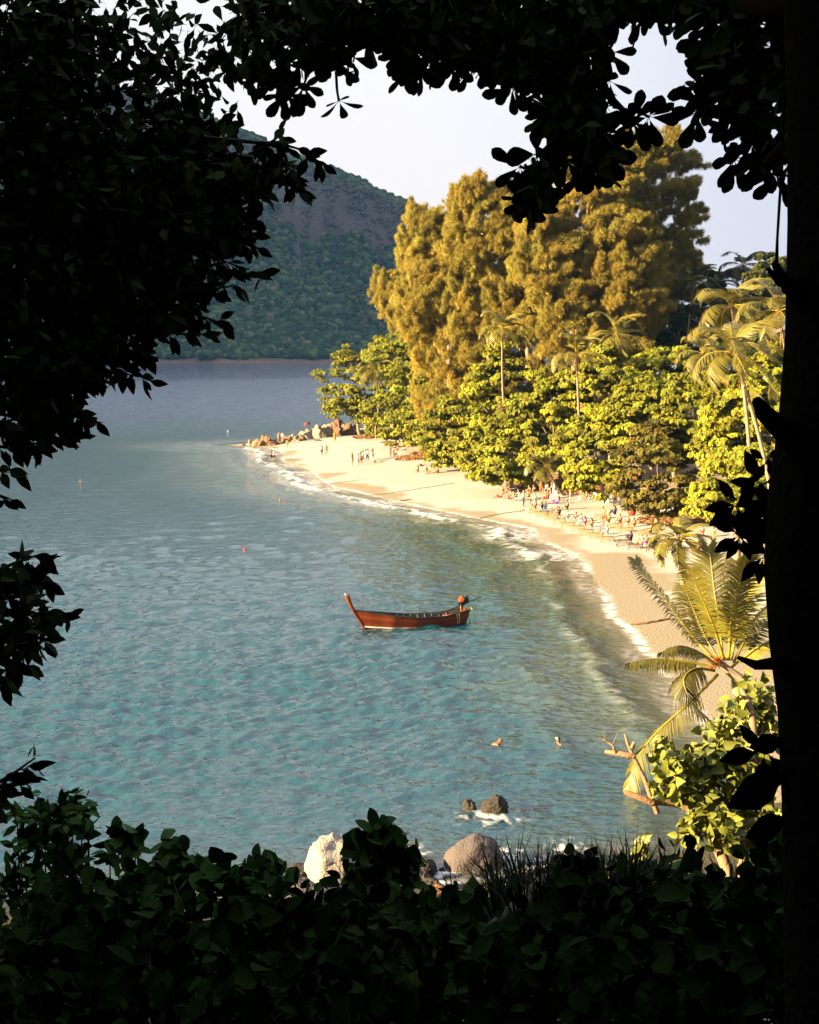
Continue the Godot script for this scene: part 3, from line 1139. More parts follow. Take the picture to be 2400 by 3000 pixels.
# joints of a pose, facing +Z: pelvis, chest, neck, head, then shoulder elbow wrist hand and hip knee ankle toe of each side
func joints(pose: String) -> Dictionary:
	var j := {}
	var half := func(names: Array, l: Array, r: Array) -> void:
		for i in names.size():
			j[names[i] + "_l"] = l[i]
			j[names[i] + "_r"] = Vector3(-r[i].x, r[i].y, r[i].z)
	var arm := ["shoulder", "elbow", "wrist", "hand"]
	var leg := ["hip", "knee", "ankle", "toe"]
	match pose:
		"walk":
			j.merge({"pelvis": Vector3(0, 0.93, 0), "chest": Vector3(0, 1.28, 0.02), "neck": Vector3(0, 1.46, 0.03), "head": Vector3(0, 1.62, 0.06)})
			half.call(arm, [Vector3(0.18, 1.4, 0.02), Vector3(0.23, 1.14, -0.1), Vector3(0.22, 0.93, -0.02), Vector3(0.22, 0.85, 0.02)], [Vector3(0.18, 1.4, 0.02), Vector3(0.23, 1.15, 0.08), Vector3(0.2, 0.97, 0.24), Vector3(0.19, 0.92, 0.31)])
			half.call(leg, [Vector3(0.09, 0.9, 0), Vector3(0.1, 0.5, 0.14), Vector3(0.1, 0.09, 0.2), Vector3(0.11, 0.04, 0.34)], [Vector3(0.09, 0.9, 0), Vector3(0.1, 0.48, -0.06), Vector3(0.1, 0.13, -0.3), Vector3(0.1, 0.03, -0.2)])
		"sit":
			j.merge({"pelvis": Vector3(0, 0.12, 0), "chest": Vector3(0, 0.46, -0.06), "neck": Vector3(0, 0.63, -0.02), "head": Vector3(0, 0.79, 0.03)})
			half.call(arm, [Vector3(0.18, 0.58, -0.04), Vector3(0.25, 0.38, 0.12), Vector3(0.12, 0.38, 0.32), Vector3(0.06, 0.38, 0.36)], [Vector3(0.18, 0.58, -0.04), Vector3(0.25, 0.36, 0.1), Vector3(0.12, 0.36, 0.3), Vector3(0.06, 0.36, 0.35)])
			half.call(leg, [Vector3(0.09, 0.11, 0.02), Vector3(0.14, 0.46, 0.3), Vector3(0.11, 0.07, 0.5), Vector3(0.12, 0.03, 0.64)], [Vector3(0.09, 0.11, 0.02), Vector3(0.14, 0.44, 0.34), Vector3(0.11, 0.07, 0.56), Vector3(0.12, 0.03, 0.7)])
		"lounge":
			j.merge({"pelvis": Vector3(0, 0.12, 0), "chest": Vector3(0, 0.43, -0.24), "neck": Vector3(0, 0.58, -0.3), "head": Vector3(0, 0.73, -0.29)})
			half.call(arm, [Vector3(0.18, 0.53, -0.28), Vector3(0.27, 0.3, -0.24), Vector3(0.2, 0.22, -0.02), Vector3(0.16, 0.22, 0.06)], [Vector3(0.18, 0.53, -0.28), Vector3(0.27, 0.3, -0.3), Vector3(0.25, 0.07, -0.26), Vector3(0.25, 0.03, -0.18)])
			half.call(leg, [Vector3(0.09, 0.11, 0.02), Vector3(0.1, 0.17, 0.43), Vector3(0.1, 0.07, 0.84), Vector3(0.12, 0.17, 0.92)], [Vector3(0.09, 0.11, 0.02), Vector3(0.12, 0.38, 0.34), Vector3(0.11, 0.08, 0.62), Vector3(0.12, 0.04, 0.76)])
		"chair":
			j.merge({"pelvis": Vector3(0, 0.5, 0), "chest": Vector3(0, 0.84, -0.08), "neck": Vector3(0, 1.02, -0.08), "head": Vector3(0, 1.18, -0.04)})
			half.call(arm, [Vector3(0.18, 0.96, -0.08), Vector3(0.25, 0.7, 0.0), Vector3(0.18, 0.64, 0.22), Vector3(0.15, 0.63, 0.3)], [Vector3(0.18, 0.96, -0.08), Vector3(0.25, 0.7, 0.0), Vector3(0.18, 0.64, 0.22), Vector3(0.15, 0.63, 0.3)])
			half.call(leg, [Vector3(0.09, 0.49, 0.02), Vector3(0.12, 0.5, 0.42), Vector3(0.12, 0.09, 0.44), Vector3(0.13, 0.03, 0.58)], [Vector3(0.09, 0.49, 0.02), Vector3(0.12, 0.5, 0.42), Vector3(0.12, 0.09, 0.5), Vector3(0.13, 0.03, 0.64)])
		"swim":
			j.merge({"pelvis": Vector3(0, -0.22, -0.46), "chest": Vector3(0, -0.05, -0.14), "neck": Vector3(0, 0.06, 0.05), "head": Vector3(0, 0.19, 0.13)})
			half.call(arm, [Vector3(0.18, 0.0, 0.0), Vector3(0.34, -0.06, 0.14), Vector3(0.3, -0.08, 0.36), Vector3(0.26, -0.08, 0.44)], [Vector3(0.18, 0.0, 0.0), Vector3(0.34, -0.06, 0.14), Vector3(0.3, -0.08, 0.36), Vector3(0.26, -0.08, 0.44)])
			half.call(leg, [Vector3(0.09, -0.25, -0.48), Vector3(0.12, -0.4, -0.86), Vector3(0.1, -0.42, -1.24), Vector3(0.1, -0.44, -1.36)], [Vector3(0.09, -0.25, -0.48), Vector3(0.12, -0.36, -0.86), Vector3(0.1, -0.36, -1.26), Vector3(0.1, -0.4, -1.38)])
		_:
			j.merge({"pelvis": Vector3(0, 0.95, 0), "chest": Vector3(0, 1.3, 0), "neck": Vector3(0, 1.48, 0), "head": Vector3(0, 1.64, 0.03)})
			half.call(arm, [Vector3(0.18, 1.42, 0), Vector3(0.23, 1.15, -0.03), Vector3(0.22, 0.93, 0.05), Vector3(0.21, 0.84, 0.07)], [Vector3(0.18, 1.42, 0), Vector3(0.25, 1.16, -0.02), Vector3(0.18, 1.04, 0.18), Vector3(0.13, 1.03, 0.25)])
			half.call(leg, [Vector3(0.09, 0.92, 0), Vector3(0.1, 0.5, 0.03), Vector3(0.1, 0.09, 0), Vector3(0.11, 0.04, 0.14)], [Vector3(0.09, 0.92, 0), Vector3(0.12, 0.5, 0.05), Vector3(0.13, 0.09, -0.02), Vector3(0.16, 0.04, 0.12)])
	return j

var person_meshes := {}
func person_mesh(pose: String, what: String) -> ArrayMesh:
	var key := pose + what
	if person_meshes.has(key):
		return person_meshes[key]
	var j := joints(pose)
	var c := []
	var cell := 0.034
	var up: Vector3 = (j.head - j.neck).normalized()
	var fwd := Vector3(0, 0, 1)
	match what:
		"body":
			cell = 0.028
			c = [[j.pelvis, j.chest, 0.115, 0.125], [j.chest, j.neck, 0.12, 0.055], [j.neck, j.head, 0.052, 0.06], [j.head - up * 0.04 + fwd * 0.02, j.head + up * 0.03, 0.078, 0.092], [j.head + fwd * 0.09 - up * 0.02, j.head + fwd * 0.105 - up * 0.035, 0.016, 0.018]]
			for s in ["_l", "_r"]:
				c.append_array([[j.chest, j["shoulder" + s], 0.1, 0.058], [j["shoulder" + s], j["elbow" + s], 0.052, 0.04], [j["elbow" + s], j["wrist" + s], 0.04, 0.028], [j["wrist" + s], j["hand" + s], 0.03, 0.024]])
				c.append_array([[j.pelvis, j["hip" + s], 0.1, 0.09], [j["hip" + s], j["knee" + s], 0.088, 0.058], [j["knee" + s], j["ankle" + s], 0.056, 0.036], [j["ankle" + s], j["toe" + s], 0.04, 0.028]])
		"short_hair":
			c = [[j.head + up * 0.035 - fwd * 0.025, j.head + up * 0.06 - fwd * 0.01, 0.09, 0.08], [j.head - fwd * 0.05, j.head - fwd * 0.045 - up * 0.04, 0.07, 0.055]]
		"long_hair":
			c = [[j.head + up * 0.035 - fwd * 0.02, j.head + up * 0.06 - fwd * 0.005, 0.096, 0.085], [j.head - fwd * 0.05, j.neck - fwd * 0.09 - up * 0.12, 0.085, 0.06]]
		"hat":
			c = [[j.head + up * 0.06, j.head + up * 0.1, 0.1, 0.085], [j.head + up * 0.06 + fwd * 0.06, j.head + up * 0.055 + fwd * 0.14, 0.05, 0.03]]
		"shorts", "trousers":
			c = [[j.pelvis - (j.pelvis - j.chest).normalized() * 0.02, j.pelvis.lerp(j.chest, 0.22), 0.125, 0.12]]
			for s in ["_l", "_r"]:
				c.append_array([[j.pelvis, j["hip" + s], 0.11, 0.105], [j["hip" + s], j["hip" + s].lerp(j["knee" + s], 0.75), 0.105, 0.085]])
				if what == "trousers":
					c.append_array([[j["knee" + s], j["knee" + s].lerp(j["ankle" + s], 0.85), 0.075, 0.06], [j["hip" + s].lerp(j["knee" + s], 0.7), j["knee" + s], 0.09, 0.075]])
		"swimsuit":
			c = [[j.pelvis, j.pelvis.lerp(j.chest, 0.25), 0.125, 0.115], [j.pelvis.lerp(j.chest, 0.85), j.chest, 0.125, 0.13]]
			for s in ["_l", "_r"]:
				c.append([j.pelvis, j["hip" + s], 0.105, 0.098])
		"shirt", "dress":
			c = [[j.pelvis, j.chest, 0.13, 0.14], [j.chest, j.chest.lerp(j.neck, 0.7), 0.135, 0.07]]
			for s in ["_l", "_r"]:
				c.append_array([[j.chest, j["shoulder" + s], 0.112, 0.072], [j["shoulder" + s], j["shoulder" + s].lerp(j["elbow" + s], 0.6), 0.07, 0.062], [j.pelvis, j["hip" + s], 0.115, 0.11]])
				if what == "dress":
					c.append([j["hip" + s], j["knee" + s], 0.12, 0.13])
	var m := nets(c, cell, 0.045).mesh(false)
	person_meshes[key] = m
	return m

const SKINS := [Color(0.27, 0.145, 0.085), Color(0.19, 0.095, 0.05), Color(0.33, 0.2, 0.13), Color(0.13, 0.065, 0.035)]
const DYES := {"white": Color(0.48, 0.47, 0.46), "black": Color(0.02, 0.02, 0.022), "red": Color(0.5, 0.035, 0.025), "orange": Color(0.6, 0.16, 0.03), "yellow": Color(0.42, 0.27, 0.03), "blue": Color(0.06, 0.1, 0.3), "navy": Color(0.02, 0.025, 0.06), "green": Color(0.06, 0.2, 0.1), "pink": Color(0.6, 0.16, 0.2), "brown": Color(0.12, 0.06, 0.03), "purple": Color(0.2, 0.1, 0.3), "grey": Color(0.3, 0.3, 0.3), "paleblue": Color(0.35, 0.45, 0.6), "fair": Color(0.26, 0.17, 0.07), "dark": Color(0.02, 0.014, 0.01)}
func dye(called: String) -> StandardMaterial3D:
	var c: Color = DYES[called]
	return mat("cloth_" + called, c.r, c.g, c.b, 0.9)

func person(label: String, at: Vector3, pose: String, turn: float, skin: int, hair: String, wear: Array, group := "", size := 1.0) -> Node3D:
	var t := thing("person", label, "person", at, deg_to_rad(turn), group)
	t.scale = Vector3.ONE * size
	var sc: Color = SKINS[skin]
	obj("body", person_mesh(pose, "body"), mat("skin_%d" % skin, sc.r, sc.g, sc.b, 0.55), t)
	var hs := hair.split(" ")
	obj("hair" if hs[0] != "hat" else "hat", person_mesh(pose, {"short": "short_hair", "long": "long_hair", "hat": "hat"}[hs[0]]), dye(hs[1]), t)
	for w in wear:
		var ws: PackedStringArray = w.split(" ")
		obj(ws[0], person_mesh(pose, ws[0]), dye(ws[1]), t)
	return t

# ------------------------------------------------------------------ things on the sand
var proto := {}
func again(key: String, make: Callable) -> Node3D:   # the first of a kind is made, the rest are copies
	if not proto.has(key):
		proto[key] = make.call()
		return proto[key]
	var src: Node3D = proto[key]
	var o: Node3D = src.duplicate()
	o.name = numbered(String(src.name))
	add_child(o, true)
	return o

func place(o: Node3D, at: Vector3, turn: float, label: String, category: String, group: String) -> void:
	o.position = at
	o.rotation.y = deg_to_rad(turn)
	tag(o, label, category, group)

func make_table(called: String, m: Material) -> Node3D:   # low slatted table, long side along X
	var t := thing(called, "", "")
	for s in 6:
		var b := MB.new()
		b.box(Transform3D(Basis(), Vector3(0, 0.43, -0.3 + 0.12 * s)), Vector3(1.25, 0.03, 0.095))
		obj("slat", b.mesh(false), m, t)
	for x in [-0.55, 0.55]:
		for z in [-0.28, 0.28]:
			var b := MB.new()
			b.tube([Vector3(x * 1.05, -0.1, z * 1.05), Vector3(x, 0.415, z)], [0.032], 6)
			obj("leg", b.mesh(false), m, t)
	for z in [-0.28, 0.28]:
		var b := MB.new()
		b.tube([Vector3(-0.57, 0.2, z), Vector3(0.57, 0.2, z)], [0.024], 5)
		b.tube([Vector3(-0.57, 0.38, z), Vector3(0.57, 0.38, z)], [0.024], 5)
		obj("rail", b.mesh(false), m, t)
	return t

func make_chair() -> Node3D:   # white plastic armchair facing +Z
	var t := thing("beach_chair", "", "")
	var m := mat("white_plastic", 0.5, 0.5, 0.49, 0.4)
	var b := MB.new()
	b.box(Transform3D(Basis(Vector3.RIGHT, 0.08), Vector3(0, 0.42, 0)), Vector3(0.46, 0.04, 0.46))
	obj("seat", b.mesh(false), m, t)
	b = MB.new()
	for i in 5:
		b.box(Transform3D(Basis(Vector3.RIGHT, -0.25), Vector3(-0.18 + 0.09 * i, 0.66, -0.28)), Vector3(0.06, 0.46, 0.03))
	b.box(Transform3D(Basis(Vector3.RIGHT, -0.25), Vector3(0, 0.9, -0.34)), Vector3(0.46, 0.07, 0.032))
	obj("backrest", b.mesh(false), m, t)
	for x in [-0.23, 0.23]:
		b = MB.new()
		b.box(Transform3D(Basis(), Vector3(x, 0.64, -0.02)), Vector3(0.055, 0.035, 0.46))
		obj("armrest", b.mesh(false), m, t)
		for z in [-0.22, 0.22]:
			b = MB.new()
			b.box(Transform3D(Basis(Vector3.RIGHT, z * 0.3), Vector3(x, 0.31, z * 1.08)), Vector3(0.05, 0.66, 0.05))
			obj("leg", b.mesh(false), m, t)
	return t

func rope_on_sand(label: String, pts: Array, r: float) -> void:
	var b := MB.new()
	var p := []
	for i in pts.size() - 1:
		for k in 8:
			var q: Vector3 = pts[i].lerp(pts[i + 1], k / 8.0)
			q.y = maxf(land_height(q.x, q.z), 0.0) + 0.03 + 0.06 * absf(sin(i * 3.0 + k * 1.3))
			q.x += 0.12 * sin(k * 1.7 + i)
			p.append(q)
	b.tube(p, [r], 5)
	tag(obj("mooring_rope", b.mesh(false), mat("old_rope", 0.16, 0.09, 0.045, 0.95)), label, "rope", "mooring ropes across the sand")

func litter(called: String, label: String, c: Vector3, rx: float, rz: float, n: int, seed_: int) -> void:
	rng.seed = seed_
	if not clump_meshes.has("litter"):
		clump_meshes.litter = rosette(7, 0.34, 0.2, 0.25, OVAL, 8, 0.3, 0.5)
	var xfs := []
	var cols := PackedColorArray()
	for i in n:
		var a := rng.randf() * TAU
		var k := sqrt(rng.randf())
		var x := c.x + cos(a) * rx * k
		var z := c.z + sin(a) * rz * k
		xfs.append(Transform3D(facing(Vector3(0, 1, 0) + rand_dir() * 0.5).scaled(Vector3.ONE * rng.randf_range(0.6, 1.3)), on_land(x, z, 0.05 + rng.randf() * 0.18 * (1.0 - k))))
		cols.append(Color(0.42, 0.26, 0.11).lerp(Color(0.2, 0.085, 0.03), rng.randf()) * rng.randf_range(0.6, 1.3))
	var o := many(called, clump_meshes.litter, leafy("dry_leaves", 0.8, 0.2, 0.2), xfs, cols)
	tag(o, label, "fallen leaves", "")

# ------------------------------------------------------------------ the dark trees and plants round the viewpoint
var single := {}
func one_leaf(style: String, k: int) -> ArrayMesh:
	var key := style + str(k)
	if not single.has(key):
		var b := MB.new()
		var r := RandomNumberGenerator.new()
		r.seed = key.hash()
		var shape: Array = {"obovate": OBOVATE, "lance": LANCE, "oval": OVAL, "heart": HEART}[style]
		var wide: float = {"obovate": 0.54, "lance": 0.5, "oval": 0.75, "heart": 0.7}[style]
		var g := 0.8 + 0.13 * k if style != "heart" else 0.5 + 0.2 * k
		b.leaf(Transform3D(), 1.0, wide * r.randf_range(0.85, 1.1), shape, r.randf_range(0.1, 0.35) * (2.0 if style == "heart" else 1.0), r.randf_range(0.05, 0.3) * (1.6 if style == "heart" else 1.0), Color(g, g, g))
		b.tube([Vector3(0, 0, -0.18), Vector3(0, 0, 0.03)], [0.012], 4, Color(g, g, g), false)
		single[key] = b.mesh()
	return single[key]

func aim(d: Vector3, roll: Vector3) -> Basis:   # Z along d, Y as near roll as can be
	d = d.normalized()
	var x := roll.cross(d)
	x = x.normalized() if x.length() > 0.05 else d.cross(Vector3(0.5, 0.3, 0.8)).normalized()
	return Basis(x, d.cross(x), d)

class Plant:
	var node: Node3D
	var style: String
	var leaves := 0
	var most := 290
	var loose := []
	var loose_tone := PackedColorArray()
	var material: Material
	var twig: Material

func plant_leaf(p: Plant, xf: Transform3D, part := true) -> void:
	if part and p.leaves < p.most:
		p.leaves += 1
		obj("leaf", one_leaf(p.style, p.leaves % 4), p.material, p.node).transform = xf
	else:
		p.loose.append(xf)
		var g := rng.randf_range(0.75, 1.25)
		p.loose_tone.append(Color(g, g, g))

func spray(p: Plant, pts: Array, L: float, n: int, r0 := 0.012, droop := 0.45) -> void:
	var o := p.node.position
	var q := []
	var r := []
	for i in 8:
		q.append(bez(pts, i / 7.0) - o)
		r.append(lerpf(r0, r0 * 0.3, i / 7.0))
	var b := MB.new()
	b.tube(q, r, 5)
	obj("twig", b.mesh(false), p.twig, p.node)
	for i in n:
		var t := lerpf(0.25, 1.0, pow((i + 0.7) / n, 0.8))
		var at := bez(pts, t)
		var along := (at - bez(pts, t - 0.05)).normalized()
		var d := along * rng.randf_range(0.2, 0.9) + rand_dir() * Vector3(0.9, 0.8, 0.6) + Vector3(0, -droop, 0)
		plant_leaf(p, Transform3D(aim(d, rand_dir() + Vector3(0, 0.3, 0.9)).scaled(Vector3.ONE * L * rng.randf_range(0.7, 1.15)), at - o + d.normalized() * L * 0.15))

func whorl(p: Plant, pts: Array, axis: Vector3, k: int, L: float) -> void:
	# a ring of leaves at the end of a twig
	var o := p.node.position
	if pts.size() > 1:
		var b := MB.new()
		var q := []
		for i in 6:
			q.append(bez(pts, i / 5.0) - o)
		b.tube(q, [0.009, 0.008, 0.008, 0.007, 0.007, 0.009], 5)
		obj("twig", b.mesh(false), p.twig, p.node)
	var at: Vector3 = pts[pts.size() - 1] - o
	axis = axis.normalized()
	var x := axis.cross(Vector3(0.2, 0.95, 0.15)).normalized()
	var y := axis.cross(x)
	var a0 := rng.randf() * TAU
	for i in k:
		var a := a0 + TAU * i / k + rng.randf_range(-0.3, 0.3)
		var d := x * cos(a) + y * sin(a) + axis * rng.randf_range(0.0, 0.5) + Vector3(0, -0.25, 0)
		plant_leaf(p, Transform3D(aim(d, axis + rand_dir() * 0.35).scaled(Vector3.ONE * L * rng.randf_range(0.75, 1.1)), at + d.normalized() * L * 0.17))

func fill(p: Plant, c: Vector3, rx: float, ry: float, rz: float, n: int, L: float, part := false) -> void:
	var o := p.node.position
	for i in n:
		var d := rand_dir() * pow(rng.randf(), 0.4)
		plant_leaf(p, Transform3D(aim(rand_dir() + Vector3(0, -0.35, 0), rand_dir() + Vector3(0, 0.2, 0.6)).scaled(Vector3.ONE * L * rng.randf_range(0.7, 1.25)), c + d * Vector3(rx, ry, rz) - o), part)

func finish(p: Plant, called := "foliage") -> void:
	if p.loose.size() > 0:
		many(called, one_leaf(p.style, 1), p.material, p.loose, p.loose_tone, p.node)

func new_plant(called: String, label: String, category: String, at: Vector3, style: String, material: Material, group := "") -> Plant:
	var p := Plant.new()
	p.node = thing(called, label, category, at, 0.0, group)
	p.style = style
	p.material = material
	p.twig = mat("dark_twig", 0.045, 0.035, 0.025, 0.9)
	return p

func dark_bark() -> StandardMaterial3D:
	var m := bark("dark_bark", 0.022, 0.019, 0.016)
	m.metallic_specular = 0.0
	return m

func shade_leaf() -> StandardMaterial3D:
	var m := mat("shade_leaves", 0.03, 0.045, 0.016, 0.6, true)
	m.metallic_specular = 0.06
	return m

func blocker_leaves(p: Plant, lo: Vector3, hi: Vector3, n: int, called: String) -> void:
	# unseen leaf masses added over and beside the viewpoint to block sun and sky
	if not clump_meshes.has("shade"):
		clump_meshes.shade = rosette(8, 0.42, 0.4, 0.2, OBOVATE, 15)
	var xfs := []
	var cols := PackedColorArray()
	for i in n:
		var q := Vector3(rng.randf_range(lo.x, hi.x), rng.randf_range(lo.y, hi.y), rng.randf_range(lo.z, hi.z))
		xfs.append(Transform3D(facing(Vector3(0, 1, 0) + rand_dir() * 0.7).scaled(Vector3.ONE * rng.randf_range(0.8, 1.4)), q - p.node.position))
		var g := rng.randf_range(0.8, 1.2)
		cols.append(Color(g, g, g))
	many(called, clump_meshes.shade, p.material, xfs, cols, p.node)

func build_left_tree() -> void:
	rng.seed = 501
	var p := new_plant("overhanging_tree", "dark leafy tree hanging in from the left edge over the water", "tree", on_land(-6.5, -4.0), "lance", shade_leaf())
	var o := p.node.position
	var b := MB.new()
	b.tube([Vector3(0, -0.5, 0), Vector3(0.3, 2.5, -0.6), Vector3(0.2, 5.5, -0.8), Vector3(-0.4, 9, 0)], [0.4, 0.3, 0.24, 0.12], 9)
	obj("trunk", b.mesh(false), dark_bark(), p.node)
	for q in [[Vector3(-2.347, 19.071, -6), Vector3(-2.219, 19.036, -7.6), Vector3(-1.688, 19.001, -8.2), Vector3(-0.885, 18.909, -8)], [Vector3(-2.368, 18.562, -6), Vector3(-2.012, 18.51, -7.2), Vector3(-1.501, 18.552, -7.8), Vector3(-1.029, 18.52, -8)], [Vector3(-2.383, 18.217, -6), Vector3(-2.025, 18.094, -7.2), Vector3(-1.65, 18.055, -7.6), Vector3(-1.281, 18.147, -7.8)], [Vector3(-2.393, 17.956, -6), Vector3(-2.034, 17.758, -7.2), Vector3(-1.68, 17.704, -7.5)], [Vector3(-2.022, 17.299, -5), Vector3(-1.867, 17.019, -6.2), Vector3(-1.693, 16.936, -6.6)], [Vector3(-2.047, 16.692, -5), Vector3(-1.889, 16.283, -6.2), Vector3(-1.662, 16.198, -6.4)]]:
		var lb := MB.new()
		var pts := [Vector3(0.2, 3.5 if q[0].y > 17.0 else 1.6, -0.6)]
		for i in 7:
			pts.append(bez(q, i / 6.0) - o)
		lb.tube(pts, [0.09, 0.07, 0.055, 0.045, 0.035, 0.028, 0.02, 0.014], 6)
		obj("limb", lb.mesh(false), mats.dark_bark, p.node)
	# twigs at the edge of the crown, leaf by leaf
	for s in [
		[[Vector3(-0.999, 18.999, -8), Vector3(-0.745, 18.977, -8), Vector3(-0.568, 18.966, -8.1), Vector3(-0.428, 18.885, -8.1)], 20], [[Vector3(-0.977, 18.909, -8), Vector3(-0.756, 18.874, -8.1), Vector3(-0.592, 18.816, -8.1), Vector3(-0.557, 18.759, -8.1)], 20],
		[[Vector3(-0.792, 18.909, -8), Vector3(-0.676, 18.977, -8), Vector3(-0.629, 19.011, -8)], 8], [[Vector3(-1.025, 18.795, -8), Vector3(-0.84, 18.749, -8), Vector3(-0.701, 18.704, -8)], 14], [[Vector3(-1.073, 18.704, -8), Vector3(-0.888, 18.635, -8), Vector3(-0.782, 18.596, -8.1)], 16],
		[[Vector3(-1.121, 18.566, -8), Vector3(-0.912, 18.543, -8), Vector3(-0.75, 18.474, -8)], 16], [[Vector3(-1.156, 18.377, -7.9), Vector3(-0.961, 18.348, -8), Vector3(-0.714, 18.352, -8.1)], 8], [[Vector3(-1.177, 18.468, -7.9), Vector3(-0.983, 18.428, -8), Vector3(-0.844, 18.382, -8)], 14],
		[[Vector3(-1.233, 18.305, -7.8), Vector3(-1.019, 18.263, -7.9), Vector3(-0.845, 18.29, -8)], 12], [[Vector3(-1.279, 18.238, -7.8), Vector3(-1.113, 18.172, -7.9), Vector3(-0.929, 18.105, -8)], 16], [[Vector3(-1.327, 18.102, -7.8), Vector3(-1.169, 18.057, -7.8), Vector3(-0.987, 18.046, -7.9)], 12],
		[[Vector3(-1.473, 18.011, -7.6), Vector3(-1.335, 17.966, -7.7), Vector3(-1.239, 17.955, -7.8)], 12], [[Vector3(-1.497, 17.923, -7.6), Vector3(-1.382, 17.899, -7.7), Vector3(-1.264, 17.829, -7.8)], 12], [[Vector3(-1.72, 17.858, -7.5), Vector3(-1.632, 17.834, -7.6), Vector3(-1.499, 17.834, -7.6)], 10],
		[[Vector3(-1.767, 17.726, -7.5), Vector3(-1.636, 17.678, -7.6), Vector3(-1.469, 17.656, -7.6)], 14], [[Vector3(-1.789, 17.643, -7.4), Vector3(-1.682, 17.605, -7.5), Vector3(-1.539, 17.583, -7.5)], 12], [[Vector3(-1.878, 17.599, -7.4), Vector3(-1.794, 17.55, -7.5), Vector3(-1.706, 17.539, -7.5)], 10], [[Vector3(-1.966, 17.556, -7.4), Vector3(-1.879, 17.534, -7.4), Vector3(-1.814, 17.523, -7.4)], 7],
		[[Vector3(-1.903, 17.518, -7), Vector3(-1.801, 17.466, -7), Vector3(-1.729, 17.456, -7)], 6], [[Vector3(-1.906, 17.394, -7), Vector3(-1.804, 17.352, -7), Vector3(-1.738, 17.331, -7)], 6],
		[[Vector3(-1.809, 17.015, -6.6), Vector3(-1.675, 17.081, -6.7), Vector3(-1.557, 17.118, -6.8)], 17], [[Vector3(-1.81, 16.976, -6.6), Vector3(-1.657, 16.99, -6.7), Vector3(-1.55, 17.006, -6.8)], 14], [[Vector3(-1.812, 16.896, -6.6), Vector3(-1.62, 16.879, -6.7), Vector3(-1.462, 16.852, -6.8)], 18],
		[[Vector3(-1.813, 16.856, -6.6), Vector3(-1.662, 16.799, -6.7), Vector3(-1.523, 16.758, -6.7)], 16], [[Vector3(-1.815, 16.777, -6.6), Vector3(-1.699, 16.717, -6.6), Vector3(-1.601, 16.677, -6.6)], 12], [[Vector3(-1.817, 16.717, -6.6), Vector3(-1.74, 16.637, -6.6), Vector3(-1.682, 16.597, -6.6)], 7],
		[[Vector3(-1.75, 16.217, -6.3), Vector3(-1.642, 16.248, -6.4), Vector3(-1.538, 16.31, -6.5)], 13], [[Vector3(-1.751, 16.197, -6.3), Vector3(-1.662, 16.192, -6.4), Vector3(-1.564, 16.248, -6.4)], 9], [[Vector3(-1.752, 16.158, -6.3), Vector3(-1.675, 16.178, -6.3), Vector3(-1.634, 16.169, -6.4)], 6]]:
		spray(p, s[0], 0.1, int(s[1] * 1.15))
	# the mass of the crown
	for f in [[Vector3(-1.888, 19.473, -8), 200, 170, 900], [Vector3(-1.902, 18.909, -8), 200, 200, 1300], [Vector3(-1.871, 18.238, -7.8), 200, 190, 1300], [Vector3(-1.536, 18.704, -8), 170, 200, 900], [Vector3(-1.456, 18.286, -7.9), 140, 110, 480], [Vector3(-1.307, 18.566, -8), 150, 120, 550], [Vector3(-1.017, 18.596, -8.1), 85, 80, 230], [Vector3(-1.206, 18.943, -8.3), 120, 100, 330], [Vector3(-1.003, 18.838, -8.2), 90, 70, 230], [Vector3(-1.433, 19.263, -8.4), 150, 130, 190], [Vector3(-1.616, 19.541, -8.5), 130, 100, 170], [Vector3(-1.12, 19.168, -8.4), 110, 80, 120], [Vector3(-1.178, 19.47, -8.5), 110, 80, 80], [Vector3(-1.297, 19.684, -8.5), 90, 40, 25], [Vector3(-1.674, 17.921, -7.7), 130, 80, 420], [Vector3(-1.789, 17.726, -7.5), 90, 70, 260], [Vector3(-1.228, 18.195, -7.9), 90, 60, 160], [Vector3(-1.419, 18.057, -7.8), 90, 55, 170], [Vector3(-1.101, 18.336, -8), 80, 55, 130], [Vector3(-0.85, 18.828, -8.1), 80, 45, 110], [Vector3(-0.709, 18.851, -8.1), 60, 35, 60], [Vector3(-0.899, 18.596, -8.1), 60, 50, 80], [Vector3(-1.654, 16.946, -6.6), 55, 70, 75], [Vector3(-1.618, 16.816, -6.6), 45, 45, 40], [Vector3(-1.709, 16.697, -6.6), 30, 40, 25], [Vector3(-1.709, 17.074, -6.6), 30, 40, 20], [Vector3(-1.681, 17.638, -7.5), 60, 30, 60], [Vector3(-0.909, 19.493, -8.5), 80, 60, 70], [Vector3(-0.746, 19.655, -8.6), 90, 45, 60]]:
		var m: float = 8.0 / 3400.0
		fill(p, f[0], f[1] * m, f[2] * m, 0.55, int(f[3] * 1.45), 0.088)
	finish(p)
	blocker_leaves(p, Vector3(-16, 13.0, -6.5), Vector3(-5.2, 24.0, 3.0), 3600, "crown")  # unseen leaves, added to keep sun and sky off the foreground
	blocker_leaves(p, Vector3(-20, 21.8, -6.0), Vector3(1, 25.0, 20.0), 4500, "upper_blocker")
	blocker_leaves(p, Vector3(-14, 15.0, 3.0), Vector3(-3.5, 23.0, 16.0), 2600, "rear_blocker")

